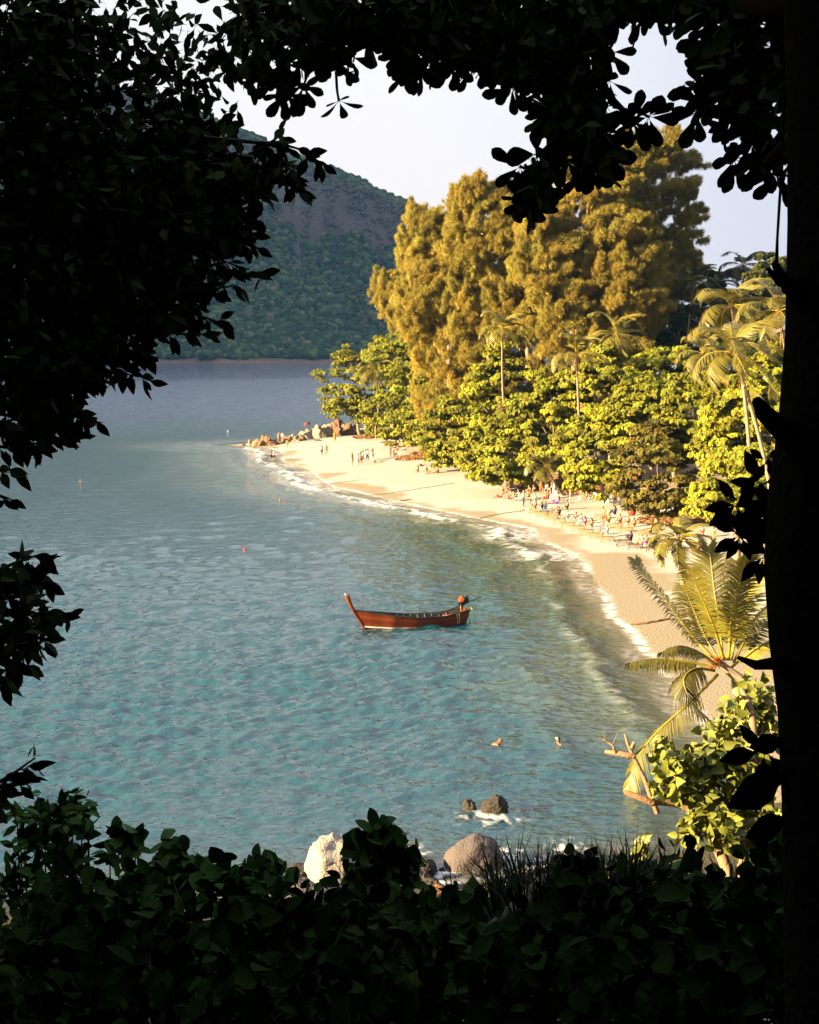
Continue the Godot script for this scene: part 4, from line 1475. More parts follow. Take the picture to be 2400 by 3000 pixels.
func build_right_tree() -> void:
	rng.seed = 601
	var base := on_land(1.25, -4.0)
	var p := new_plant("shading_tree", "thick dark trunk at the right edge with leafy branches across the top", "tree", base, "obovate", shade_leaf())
	var b := MB.new()
	var path := [Vector3(1.289, 15.617, -3.9), Vector3(1.268, 16.281, -3.95), Vector3(1.253, 16.831, -4), Vector3(1.241, 17.076, -4), Vector3(1.22, 17.259, -4), Vector3(1.206, 17.439, -4), Vector3(1.21, 17.618, -4), Vector3(1.229, 17.794, -4.02), Vector3(1.243, 18.029, -4.05), Vector3(1.251, 18.325, -4.1), Vector3(1.254, 18.624, -4.15), Vector3(1.253, 18.867, -4.2), Vector3(1.254, 19.244, -4.3), Vector3(1.259, 19.789, -4.5)]
	for i in path.size():
		path[i] -= base
	path[0].y = -0.3
	b.tube(path, [0.36, 0.31, 0.305, 0.31, 0.315, 0.318, 0.315, 0.308, 0.303, 0.3, 0.3, 0.3, 0.29, 0.26], 16)
	obj("trunk", b.mesh(false), dark_bark(), p.node)
	for s in [[[Vector3(0.998, 17.74, -3.95), Vector3(0.892, 17.8, -3.9), Vector3(0.852, 17.836, -3.88), Vector3(0.827, 17.868, -3.86)], [0.06, 0.026, 0.022, 0.012]], [[Vector3(1.001, 18.099, -4), Vector3(0.918, 18.143, -3.95), Vector3(0.896, 18.165, -3.93), Vector3(0.873, 18.192, -3.9)], [0.05, 0.02, 0.014, 0.009]], [[Vector3(0.901, 18.143, -3.95), Vector3(0.881, 18.166, -3.95), Vector3(0.869, 18.182, -3.95)], [0.01, 0.008, 0.006]], [[Vector3(1.012, 17.184, -3.95), Vector3(0.905, 17.224, -3.9), Vector3(0.843, 17.222, -3.88), Vector3(0.798, 17.244, -3.86)], [0.05, 0.018, 0.012, 0.005]]]:
		var sb := MB.new()
		var q := []
		for v in s[0]:
			q.append(v - base)
		sb.tube(q, s[1], 7)
		obj("stub", sb.mesh(false), mats.dark_bark, p.node)
	for s in [[[Vector3(1.192, 19.1, -4.2), Vector3(1.472, 19.289, -6), Vector3(1.46, 19.629, -8), Vector3(0.955, 19.727, -8.6), Vector3(0.355, 19.707, -9), Vector3(-0.271, 19.694, -9.2), Vector3(-0.807, 19.764, -9.3)], [0.16, 0.11, 0.085, 0.07, 0.055, 0.04, 0.02]], [[Vector3(1.196, 18.984, -4.2), Vector3(1.561, 19.233, -6.5), Vector3(1.591, 19.233, -7.5), Vector3(1.48, 19.041, -7.8)], [0.1, 0.05, 0.03, 0.01]], [[Vector3(0.955, 19.727, -8.6), Vector3(0.85, 19.374, -8.5), Vector3(0.77, 19.026, -8.4), Vector3(0.627, 18.787, -8.4)], [0.05, 0.035, 0.022, 0.01]], [[Vector3(0.956, 19.631, -8.6), Vector3(0.997, 19.326, -8.5), Vector3(1.133, 19.145, -8.4)], [0.04, 0.025, 0.012]], [[Vector3(1.181, 18.501, -4.1), Vector3(1.402, 18.741, -5.8), Vector3(1.402, 18.727, -6.4)], [0.06, 0.03, 0.012]]]:
		var lb := MB.new()
		var q := []
		for i in 12:
			q.append(bez(s[0], i / 11.0) - base)
		var rr := []
		for i in 12:
			var f: float = i / 11.0 * (s[1].size() - 1)
			rr.append(lerpf(s[1][int(f)], s[1][mini(int(f) + 1, s[1].size() - 1)], f - int(f)))
		lb.tube(q, rr, 8)
		obj("limb", lb.mesh(false), mats.dark_bark, p.node)
	for s in [
		[[Vector3(-0.4, 19.48, -9), Vector3(-0.395, 19.379, -9), Vector3(-0.385, 19.323, -9)], 5], [[Vector3(1.035, 19.204, -8.4), Vector3(1.156, 19.18, -8.4), Vector3(1.22, 19.154, -8.4)], 8], [[Vector3(1.06, 19.121, -8.4), Vector3(1.133, 19.133, -8.4)], 7], [[Vector3(0.987, 19.168, -8.4), Vector3(1.012, 19.097, -8.4)], 7], [[Vector3(0.939, 19.145, -8.4), Vector3(0.969, 19.049, -8.4)], 8], [[Vector3(0.915, 19.097, -8.4), Vector3(0.994, 18.954, -8.4)], 8],
		[[Vector3(0.916, 19.026, -8.4), Vector3(0.929, 18.918, -8.4)], 8], [[Vector3(0.817, 19.168, -8.4), Vector3(0.843, 19.049, -8.4)], 7], [[Vector3(0.77, 19.073, -8.4), Vector3(0.698, 19.002, -8.4), Vector3(0.65, 18.966, -8.4)], 8], [[Vector3(0.698, 18.954, -8.4), Vector3(0.621, 18.894, -8.4), Vector3(0.565, 18.906, -8.4)], 7], [[Vector3(0.674, 18.906, -8.4), Vector3(0.631, 18.799, -8.4)], 8], [[Vector3(0.651, 18.835, -8.4), Vector3(0.607, 18.751, -8.4)], 8], [[Vector3(0.77, 19.026, -8.4), Vector3(0.795, 18.942, -8.4)], 7],
		[[Vector3(1.499, 19.173, -7.8), Vector3(1.411, 19.118, -7.8), Vector3(1.362, 19.085, -7.8)], 7], [[Vector3(1.431, 19.239, -7.8), Vector3(1.375, 19.217, -7.8)], 6], [[Vector3(1.48, 18.997, -7.8), Vector3(1.505, 18.908, -7.8), Vector3(1.539, 18.875, -7.8)], 8], [[Vector3(1.553, 18.987, -7.4), Vector3(1.534, 18.904, -7.4)], 8], [[Vector3(1.532, 18.855, -7), Vector3(1.492, 18.795, -7)], 6], [[Vector3(1.479, 18.757, -6.5), Vector3(1.463, 18.674, -6.5)], 6], [[Vector3(1.526, 19.186, -7.6), Vector3(1.495, 19.079, -7.6)], 8], [[Vector3(1.572, 19.113, -7.4), Vector3(1.595, 19.008, -7.4)], 8], [[Vector3(1.428, 19.37, -7.8), Vector3(1.441, 19.305, -7.8)], 7],
		[[Vector3(0.995, 19.517, -8.5), Vector3(1.031, 19.493, -8.5)], 6], [[Vector3(0.996, 19.398, -8.5), Vector3(1.033, 19.35, -8.5)], 6], [[Vector3(0.226, 19.581, -9), Vector3(0.239, 19.518, -9)], 6], [[Vector3(-0.006, 19.581, -9), Vector3(0.032, 19.526, -9)], 6], [[Vector3(0.511, 19.48, -9), Vector3(0.563, 19.391, -9)], 7], [[Vector3(0.729, 19.323, -8.8), Vector3(0.767, 19.261, -8.8)], 7], [[Vector3(-0.642, 19.513, -9.2), Vector3(-0.695, 19.396, -9.2)], 7], [[Vector3(-0.562, 19.513, -9.2), Vector3(-0.589, 19.435, -9.2)], 6]]:
		var sideways := rng.randf_range(-0.6, 0.6)
		whorl(p, s[0], Vector3(sideways, rng.randf_range(-1.1, -0.1), 0.8) if s[1] > 5 else Vector3(0.1, -1, 0.25), s[1], 0.145 if s[1] > 5 else 0.135)
	for f in [[Vector3(-0.806, 19.829, -9.3), 100, 55, 110], [Vector3(-0.587, 19.707, -9.2), 105, 65, 220], [Vector3(-0.8, 19.513, -9.2), 65, 55, 80], [Vector3(-0.376, 19.781, -9.2), 110, 55, 230], [Vector3(-0.429, 19.601, -9.2), 50, 30, 60], [Vector3(-0.085, 19.787, -9.1), 120, 65, 300], [Vector3(0.046, 19.583, -9.1), 60, 40, 80], [Vector3(0.226, 19.768, -9), 120, 65, 300], [Vector3(0.252, 19.566, -9), 60, 40, 80], [Vector3(0.453, 19.623, -8.9), 80, 70, 220], [Vector3(0.676, 19.521, -8.8), 95, 85, 290], [Vector3(0.869, 19.504, -8.7), 65, 100, 230], [Vector3(0.725, 19.718, -8.8), 140, 55, 240], [Vector3(0.812, 19.196, -8.6), 50, 50, 100], [Vector3(0.915, 19.038, -8.5), 45, 45, 80], [Vector3(0.953, 18.917, -8.5), 28, 28, 36], [Vector3(0.65, 18.858, -8.4), 34, 40, 56], [Vector3(0.615, 18.727, -8.4), 20, 20, 26], [Vector3(0.925, 19.23, -8.5), 45, 38, 60], [Vector3(1.262, 19.684, -8.2), 150, 20, 190], [Vector3(1.52, 19.463, -7.6), 95, 60, 190], [Vector3(1.524, 19.271, -7.6), 70, 65, 110], [Vector3(1.567, 19.245, -7.2), 65, 95, 160], [Vector3(1.552, 19.036, -7.3), 50, 60, 60], [Vector3(1.476, 19.195, -7.8), 40, 40, 32], [Vector3(1.483, 18.768, -6.6), 22, 40, 26], [Vector3(0.955, 19.679, -8.6), 55, 40, 70], [Vector3(-0.27, 19.989, -9.2), 400, 45, 380], [Vector3(0.74, 19.946, -9), 400, 40, 400]]:
		var m: float = 8.6 / 3400.0
		fill(p, f[0], f[1] * m, f[2] * m, 0.5, f[3], 0.115)
	finish(p)
	blocker_leaves(p, Vector3(-1, 21.8, -6.5), Vector3(18, 25.0, 20.0), 4500, "crown")  # added leaves outside the view, overhead and behind, holding back skylight
	blocker_leaves(p, Vector3(4.0, 15.5, -7.0), Vector3(12, 22.5, 9.0), 2600, "side_blocker")
	blocker_leaves(p, Vector3(-4, 17.0, 6.0), Vector3(8, 23.0, 16.0), 2600, "rear_blocker")
	# a thin creeper hanging beside the trunk
	var vb := MB.new()
	vb.tube([Vector3(1.045, 18.718, -4.6), Vector3(1.045, 18.614, -4.6), Vector3(1.045, 18.522, -4.6), Vector3(1.039, 18.405, -4.6), Vector3(1.035, 18.299, -4.6), Vector3(1.034, 18.2, -4.6)], [0.004, 0.004, 0.004, 0.0045, 0.004, 0.007], 5)
	tag(obj("hanging_creeper", vb.mesh(false), mats.dark_twig), "thin bare creeper stem hanging straight down beside the thick trunk", "vine")
	var hb := MB.new()
	hb.tube([Vector3(1.118, 19.601, -8.2), Vector3(1.116, 19.533, -8.2), Vector3(1.11, 19.475, -8.2), Vector3(1.092, 19.441, -8.2), Vector3(1.066, 19.434, -8.2), Vector3(1.054, 19.45, -8.2)], [0.006, 0.005, 0.005, 0.004, 0.003, 0.002], 5)
	tag(obj("curled_tendril", hb.mesh(false), mats.dark_twig), "curled thin tendril hanging from the top branch against the sky", "vine")

func build_trunk_sapling() -> void:
	rng.seed = 611
	var base := on_land(1.35, -4.3)
	var p := new_plant("climbing_plant", "dark pointed leaves sprouting from the left side of the thick trunk", "plant", base, "lance", shade_leaf())
	for s in [[[Vector3(1.015, 17.5, -4.3), Vector3(0.938, 17.551, -4.3), Vector3(0.88, 17.577, -4.3)], 7, 0.08], [[Vector3(1.016, 17.474, -4.3), Vector3(0.926, 17.487, -4.3), Vector3(0.888, 17.493, -4.3)], 8, 0.08], [[Vector3(1.002, 17.513, -4.3), Vector3(0.956, 17.602, -4.3), Vector3(0.936, 17.628, -4.3)], 6, 0.085], [[Vector3(1.017, 17.436, -4.3), Vector3(0.953, 17.436, -4.3)], 7, 0.08], [[Vector3(0.976, 17.661, -4.2), Vector3(0.931, 17.698, -4.2)], 4, 0.05], [[Vector3(0.993, 16.953, -4.2), Vector3(0.943, 16.927, -4.2)], 5, 0.1]]:
		whorl(p, s[0], Vector3(-0.3, 0.2, 0.9), s[1], s[2])
	for q in [[Vector3(0.953, 16.923, -4), Vector3(-0.9, -0.42, 0.1), 0.21], [Vector3(0.945, 17.003, -4), Vector3(-0.9, -0.1, 0.1), 0.12], [Vector3(0.96, 16.905, -4), Vector3(-0.8, 0.1, 0.2), 0.14], [Vector3(0.962, 16.806, -4), Vector3(-0.9, -0.3, 0.15), 0.15], [Vector3(0.979, 17.511, -4.2), Vector3(-0.95, 0.05, 0.1), 0.16], [Vector3(0.972, 17.549, -4.2), Vector3(-0.6, 0.5, 0.1), 0.13]]:
		plant_leaf(p, Transform3D(aim(q[1], Vector3(0.1, 0.3, 0.9)).scaled(Vector3(q[2] * 0.75, q[2], q[2])), q[0] - base))
	finish(p)

func bush(called: String, label: String, base: Vector3, top: Vector3, rx: float, n: int, L: float, style: String, seed_: int, m: Material, group := "plants along the edge of the slope") -> void:
	rng.seed = seed_
	var p := new_plant(called, label, "bush", base, style, m, group)
	var o := base
	var stems := maxi(3, n / 14)
	var left := n
	for i in stems:
		var a := TAU * i / stems + rng.randf_range(-0.4, 0.4)
		var k := sqrt(rng.randf())
		var tip := top + Vector3(cos(a) * rx * k, -0.1 - rng.randf() * rx * 0.9 * k, sin(a) * rx * k * 0.7)
		var mid := base.lerp(tip, 0.55) + Vector3(cos(a) * rx * 0.25, 0.1, sin(a) * rx * 0.25)
		spray(p, [base, mid, tip], L, n / stems, 0.014, 0.0)
		var ax := (tip - mid).normalized() + Vector3(0, 0.5, 0.3)
		whorl(p, [tip], ax, 5, L * 0.9)
	fill(p, top - Vector3(0, rx * 0.75, 0), rx, rx * 0.85, rx * 0.8, int(n * 0.8), L)
	fill(p, top.lerp(base, 0.22), rx * 1.05, top.distance_to(base) * 0.22, rx * 0.8, n, L)
	finish(p)

func build_front_plants() -> void:
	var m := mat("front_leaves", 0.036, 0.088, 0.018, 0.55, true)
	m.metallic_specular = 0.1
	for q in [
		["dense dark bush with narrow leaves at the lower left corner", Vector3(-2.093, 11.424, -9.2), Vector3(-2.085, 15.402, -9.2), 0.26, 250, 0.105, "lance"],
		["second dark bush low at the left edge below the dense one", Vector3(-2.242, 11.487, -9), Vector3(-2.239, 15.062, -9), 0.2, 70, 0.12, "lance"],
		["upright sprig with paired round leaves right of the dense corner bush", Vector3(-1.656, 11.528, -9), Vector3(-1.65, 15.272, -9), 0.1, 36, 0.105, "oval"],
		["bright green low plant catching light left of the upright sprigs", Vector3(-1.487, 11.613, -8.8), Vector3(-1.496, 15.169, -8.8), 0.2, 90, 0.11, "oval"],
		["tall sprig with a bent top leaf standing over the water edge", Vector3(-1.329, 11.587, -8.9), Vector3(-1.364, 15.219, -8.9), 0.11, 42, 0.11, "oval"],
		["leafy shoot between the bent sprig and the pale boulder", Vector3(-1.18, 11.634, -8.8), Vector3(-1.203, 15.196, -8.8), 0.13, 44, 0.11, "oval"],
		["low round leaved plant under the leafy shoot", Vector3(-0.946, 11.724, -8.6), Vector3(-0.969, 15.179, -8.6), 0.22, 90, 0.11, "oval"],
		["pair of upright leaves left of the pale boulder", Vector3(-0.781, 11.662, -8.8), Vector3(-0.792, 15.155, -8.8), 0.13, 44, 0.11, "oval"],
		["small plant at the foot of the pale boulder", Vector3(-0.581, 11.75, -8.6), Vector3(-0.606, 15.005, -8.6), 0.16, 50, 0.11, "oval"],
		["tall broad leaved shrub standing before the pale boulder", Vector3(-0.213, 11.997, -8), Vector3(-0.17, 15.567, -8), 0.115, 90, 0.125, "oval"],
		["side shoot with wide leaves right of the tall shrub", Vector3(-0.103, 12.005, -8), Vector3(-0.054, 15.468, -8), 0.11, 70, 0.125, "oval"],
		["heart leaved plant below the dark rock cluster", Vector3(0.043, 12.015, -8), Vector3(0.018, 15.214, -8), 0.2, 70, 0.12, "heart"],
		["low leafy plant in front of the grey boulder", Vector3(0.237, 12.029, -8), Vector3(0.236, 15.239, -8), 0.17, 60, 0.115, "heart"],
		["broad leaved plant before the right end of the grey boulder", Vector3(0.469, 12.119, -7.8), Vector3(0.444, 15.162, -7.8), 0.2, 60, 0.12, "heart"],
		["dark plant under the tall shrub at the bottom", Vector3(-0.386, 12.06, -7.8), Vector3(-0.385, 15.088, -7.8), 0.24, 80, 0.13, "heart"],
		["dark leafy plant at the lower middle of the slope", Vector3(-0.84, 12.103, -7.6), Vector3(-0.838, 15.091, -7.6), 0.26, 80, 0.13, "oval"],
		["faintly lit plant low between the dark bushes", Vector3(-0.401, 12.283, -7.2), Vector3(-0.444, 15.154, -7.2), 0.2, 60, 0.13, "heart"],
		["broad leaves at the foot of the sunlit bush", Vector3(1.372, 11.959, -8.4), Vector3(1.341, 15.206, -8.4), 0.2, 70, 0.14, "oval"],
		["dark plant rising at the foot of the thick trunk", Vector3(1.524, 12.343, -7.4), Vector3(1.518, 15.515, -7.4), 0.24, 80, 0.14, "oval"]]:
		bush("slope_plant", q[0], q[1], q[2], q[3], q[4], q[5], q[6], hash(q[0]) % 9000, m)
	# undergrowth over the lip of the slope
	rng.seed = 71
	var xfs := []
	var cols := PackedColorArray()
	for i in 26000:
		var u := rng.randf_range(-0.36, 0.36)
		var d := rng.randf_range(5.2, 10.5)
		var x := u * d
		var lip := -0.338 - 0.012 * sin(u * 40.0) - 0.01 * sin(u * 95.0 + 1.0) + 0.035 * smoothstep(0.1, 0.22, u)
		var y_top := 18.0 + d * lip - 0.25 * rng.randf()
		var g := land_height(x, -d)
		var y := lerpf(g, y_top, pow(rng.randf(), 0.5))
		if y > y_top or y < g:
			continue
		xfs.append(Transform3D(aim(rand_dir() + Vector3(0, -0.1, 0.2), rand_dir() + Vector3(0, 0.8, 0.4)).scaled(Vector3.ONE * rng.randf_range(0.06, 0.12)), Vector3(x, y, -d)))
		var k := rng.randf_range(0.3, 0.85)
		cols.append(Color(k, k, k))
	var um := mat("undergrowth_leaves", 0.03, 0.065, 0.017, 0.75, true)
	um.metallic_specular = 0.05
	tag(many("undergrowth", one_leaf("oval", 2), um, xfs, cols), "dark leafy undergrowth covering the slope along the bottom", "undergrowth")
	# blades of long grass right of the grey boulder
	xfs = []
	cols = PackedColorArray()
	var gm := MB.new()
	for i in 9:
		var a := TAU * i / 9.0
		var d := Vector3(cos(a) * 0.35, 1, sin(a) * 0.35)
		var w := Vector3(-sin(a), 0, cos(a)) * 0.012
		var p0 := Vector3(cos(a), 0, sin(a)) * 0.03
		var p1 := p0 + d * 0.35
		var p2 := p1 + (d + Vector3(cos(a), -0.3, sin(a)) * 0.6) * 0.25
		var a0 := gm.add(p0 - w)
		var a1 := gm.add(p0 + w)
		var b0 := gm.add(p1 - w)
		var b1 := gm.add(p1 + w)
		var z := gm.add(p2)
		gm.quad(a0, a1, b1, b0)
		gm.tri(b0, b1, z)
	var gmesh := gm.mesh()
	for i in 420:
		var d := rng.randf_range(6.6, 9.2)
		var u := rng.randf_range(0.055, 0.16) if i % 6 else rng.randf_range(-0.05, 0.25)
		var x := u * d
		var y := 18.0 - d * rng.randf_range(0.352, 0.4)
		xfs.append(Transform3D(facing(Vector3(rng.randf_range(-0.4, 0.4), 1, rng.randf_range(-0.2, 0.4))).scaled(Vector3(0.7, 1, 0.7) * rng.randf_range(0.25, 0.6)), Vector3(x, y, -d)))
		var k := rng.randf_range(0.7, 1.3)
		cols.append(Color(k, k, k))
	tag(many("long_grass", gmesh, mat("grass_blade", 0.022, 0.04, 0.012, 0.7, true), xfs, cols), "long grass blades standing before the shore right of the boulder", "grass")
	# fallen dead branches on the dark slope
	for q in [[[Vector3(1.618, 13.212, -7), Vector3(1.703, 13.305, -7)], ""], [[Vector3(1.604, 13.639, -6.6), Vector3(1.749, 13.773, -6.7), Vector3(1.99, 13.806, -6.9)], "fallen grey branch lying across the dark slope under the grass"]]:
		if q[1]:
			var b := MB.new()
			b.tube([Vector3(0.276, 15.474, -6.6), Vector3(0.408, 15.526, -6.8), Vector3(0.525, 15.54, -7), Vector3(0.627, 15.583, -7.2)], [0.02, 0.028, 0.032, 0.018], 7)
			tag(obj("fallen_branch", b.mesh(false), mat("dead_wood", 0.12, 0.1, 0.085, 0.9)), q[1], "branch")

func build_sunlit_bush() -> void:
	rng.seed = 801
	var m := leafy("sunlit_leaves", 0.5, 0.25, 0.4)
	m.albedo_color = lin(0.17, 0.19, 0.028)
	var base := Vector3(3.686, 8.909, -17.5)
	var p := new_plant("sunlit_bush", "sunlit bush of folded pale green leaves beside the dark trunk", "bush", base, "heart", m)
	p.twig = mat("pale_twig", 0.2, 0.13, 0.075, 0.9)
	for s in [[[Vector3(3.76, 11.968, -17.8), Vector3(4.038, 13.136, -18.6), Vector3(4.052, 13.659, -18.8), Vector3(3.964, 13.902, -19)], 0.06], [[Vector3(3.652, 11.968, -17.8), Vector3(3.39, 12.567, -18.2), Vector3(3.057, 12.736, -18.2), Vector3(2.779, 12.765, -18.1)], 0.07], [[Vector3(3.754, 12.245, -17.8), Vector3(4.161, 13.314, -18.8), Vector3(4.309, 13.728, -19)], 0.04]]:
		var b := MB.new()
		var q := []
		for i in 8:
			q.append(bez(s[0], i / 7.0) - base)
		b.tube(q, [s[1], s[1], s[1] * 0.9, s[1] * 0.9, s[1] * 0.8, s[1] * 0.7, s[1] * 0.6, s[1] * 0.4], 7)
		obj("stem", b.mesh(false), p.twig, p.node)
	for f in [[Vector3(4.18, 13.771, -19.2), 50, 42, 70], [Vector3(3.941, 13.613, -19), 40, 45, 55], [Vector3(4.258, 13.439, -19), 40, 60, 70], [Vector3(3.851, 13.314, -18.8), 45, 45, 60], [Vector3(3.442, 13.188, -18.4), 55, 42, 80], [Vector3(3.049, 13.212, -18.2), 48, 40, 65], [Vector3(2.982, 12.988, -18.1), 42, 40, 60], [Vector3(3.328, 12.932, -18.2), 45, 45, 70], [Vector3(3.721, 13.047, -18.4), 60, 45, 90], [Vector3(4.069, 13.021, -18.6), 50, 50, 70], [Vector3(3.825, 12.736, -18.2), 60, 40, 70], [Vector3(3.46, 12.683, -18), 55, 35, 60], [Vector3(3.211, 12.521, -17.8), 45, 32, 48], [Vector3(3.587, 12.521, -17.8), 50, 40, 60], [Vector3(4.061, 12.516, -18), 45, 60, 60], [Vector3(2.909, 13.408, -18.2), 22, 18, 12], [Vector3(3.623, 13.429, -18.8), 30, 25, 20]]:
		var k: float = 18.4 / 3400.0
		fill(p, f[0], f[1] * k, f[2] * k, 0.35, int(f[3] * 1.5), 0.135, rng.randf() < 0.5)
	finish(p)
	rng.seed = 803
	var b2 := Vector3(2.435, 9.144, -16.5)
	var q2 := new_plant("low_sunlit_bush", "small sunlit leafy shoot in front of the shore stones", "bush", b2, "heart", m)
	q2.twig = p.twig
	fill(q2, Vector3(2.476, 12.595, -16.8), 0.09, 0.12, 0.1, 22, 0.14, true)
	spray(q2, [b2, Vector3(2.474, 12.445, -16.7), Vector3(2.465, 12.647, -16.8)], 0.13, 8)
	# the broken bare limb beside it
	var lm := MB.new()
	lm.tube([Vector3(2.852, 12.642, -18.1), Vector3(2.778, 12.81, -18.1), Vector3(2.698, 13.044, -18.1), Vector3(2.569, 13.294, -18.1), Vector3(2.496, 13.461, -18.1), Vector3(2.462, 13.572, -18.1)], [0.032, 0.029, 0.026, 0.024, 0.02, 0.011], 8)
	var t := thing("broken_limb", "bare pale broken limb with stubs jutting over the water", "branch", Vector3.ZERO)
	obj("limb", lm.mesh(false), bark("pale_bark", 0.22, 0.13, 0.075), t)
	for s in [[[Vector3(2.569, 13.311, -18.1), Vector3(2.406, 13.339, -18.1), Vector3(2.255, 13.335, -18.2)], [0.04, 0.034, 0.026]], [[Vector3(2.357, 13.35, -18.1), Vector3(2.323, 13.444, -18.1), Vector3(2.241, 13.488, -18.1), Vector3(2.17, 13.527, -18.1)], [0.02, 0.014, 0.01, 0.004]], [[Vector3(2.801, 12.765, -18.1), Vector3(2.631, 12.832, -18.1), Vector3(2.466, 12.888, -18.1)], [0.05, 0.04, 0.028]], [[Vector3(2.541, 13.405, -18.1), Vector3(2.572, 13.477, -18.1)], [0.035, 0.018]], [[Vector3(2.241, 13.488, -18.1), Vector3(2.212, 13.599, -18.1)], [0.006, 0.002]], [[Vector3(2.323, 13.444, -18.1), Vector3(2.375, 13.572, -18.1)], [0.006, 0.002]], [[Vector3(2.569, 13.322, -18.1), Vector3(2.718, 13.408, -18.2)], [0.012, 0.004]]]:
		var sb := MB.new()
		sb.tube(s[0], s[1], 6)
		obj("stub", sb.mesh(false), mats.pale_bark, t)

func build_near_palm() -> void:
	rng.seed = 901
	var crown := Vector3(12.859, 4.867, -66)
	var base := on_land(19.0, -64.5)
	var t := thing("leaning_palm", "large sunlit coconut palm leaning over the near end of the beach", "palm tree", base)
	var b := MB.new()
	var o := crown - base
	var p := []
	var r := []
	for i in 16:
		var k := i / 15.0
		p.append(Vector3(0, -0.4, 0).lerp(o, k) + Vector3(0.6, -0.3, 0) * sin(k * PI))
		r.append((lerpf(0.19, 0.13, k)) * (1.0 + 0.06 * (i % 2)))
	b.tube(p, r, 9)
	obj("trunk", b.mesh(false), bark("palm_bark", 0.22, 0.165, 0.115), t)
	var fb := MB.new()
	for i in 60:
		var d := Vector3(rng.randf_range(-1.1, 0.3), rng.randf_range(-0.5, 0.9), rng.randf_range(-0.2, 0.9)).normalized() * rng.randf_range(0.25, 0.75)
		fb.tube([o + d * 0.2, o + d * 0.7 + Vector3(0, 0.05, 0), o + d], [0.03, 0.02, 0.012], 4)
	obj("flower_stalks", fb.mesh(false), mat("orange_fibre", 0.36, 0.17, 0.04, 0.9), t)
	var lv := leafy("palm_leaves", 0.45, 0.35, 0.5)
	var tone := Color(0.125, 0.115, 0.013)
	for f in [
		[[Vector3(12.66, 4.967, -66), Vector3(11.708, 6.011, -66.3), Vector3(10.677, 7.39, -66.8), Vector3(9.825, 8.476, -67.2), Vector3(9.506, 8.992, -67.4)], 0.95, 0.5, Vector3(0.28, 0, 0), 1.0],
		[[Vector3(12.994, 5.007, -66), Vector3(12.946, 6.276, -66.5), Vector3(12.834, 7.569, -67.2), Vector3(12.784, 8.696, -67.8), Vector3(12.686, 9.481, -68)], 1.15, 0.25, Vector3(0.1, 0, 0), 0.85],
		[[Vector3(13.349, 4.967, -66), Vector3(13.631, 6.563, -66), Vector3(14.213, 7.923, -66.2), Vector3(14.843, 9.073, -66.5)], 1.15, 0.3, Vector3(0.25, 0, 0), 1.1],
		[[Vector3(12.567, 4.667, -66), Vector3(11.542, 4.947, -65.8), Vector3(10.526, 5.086, -65.6), Vector3(9.698, 5.145, -65.3), Vector3(9.034, 5.086, -65)], 0.85, 1.2, Vector3(0.25, 0, 0), 1.15],
		[[Vector3(12.63, 4.568, -65.8), Vector3(11.734, 4.769, -65.2), Vector3(11.151, 4.459, -64.6), Vector3(11.386, 3.664, -64.2), Vector3(12.23, 2.831, -64)], 1.3, 1.1, Vector3(0.2, 0, 0), 0.6],
		[[Vector3(12.732, 4.449, -65.6), Vector3(11.415, 3.37, -64.9), Vector3(9.887, 2.17, -64.3), Vector3(9.006, 0.923, -63.8), Vector3(8.803, -0.199, -63.6)], 1.25, 0.9, Vector3(0.2, 0, 0), 1.0],
		[[Vector3(13.356, 4.667, -66), Vector3(14.13, 5.327, -66), Vector3(15.003, 5.866, -66)], 0.85, 0.5, Vector3(0.2, 0, 0), 1.2],
		[[Vector3(13.212, 4.908, -66.3), Vector3(13.622, 6.188, -67), Vector3(13.933, 7.649, -68), Vector3(13.989, 8.791, -68.6)], 1.0, 0.4, Vector3(-0.2, 0, 0), 0.5],
		[[Vector3(12.935, 4.848, -66.4), Vector3(12.365, 5.95, -67.2), Vector3(11.984, 7.036, -68), Vector3(11.771, 7.66, -68.6)], 0.95, 0.5, Vector3(0.3, 0, 0), 0.55],
		[[Vector3(13.491, 4.827, -66.2), Vector3(14.421, 6.188, -67), Vector3(15.422, 7.036, -68)], 1.0, 0.5, Vector3(0.2, 0, 0), 0.7],
		[[Vector3(13.014, 5.007, -65.8), Vector3(12.378, 6.702, -65.2), Vector3(11.662, 8.166, -64.6), Vector3(11.253, 9.121, -64)], 1.0, 0.5, Vector3(0.3, 0, 0), 0.9],
		[[Vector3(13.171, 5.046, -65.6), Vector3(13.111, 6.932, -65), Vector3(13.34, 8.583, -64.4), Vector3(13.522, 9.6, -64)], 1.1, 0.35, Vector3(0.2, 0, 0), 1.0],
		[[Vector3(12.704, 4.827, -65.7), Vector3(11.782, 5.519, -65), Vector3(10.901, 5.868, -64.4), Vector3(10.169, 5.711, -64)], 0.8, 1.0, Vector3(0.3, 0, 0), 0.75],
		[[Vector3(13.162, 4.467, -66), Vector3(13.685, 3.851, -65.6), Vector3(13.959, 2.898, -65.4)], 0.8, 1.0, Vector3(0.1, 0, 0), 0.7]]:
		for i in f[0].size():
			f[0][i] -= base
		obj("frond", frond_mesh(f[0], f[1] * 1.1, 84, f[2] * 1.1, f[3], 0.034, tone * f[4], 0.07), lv, t)

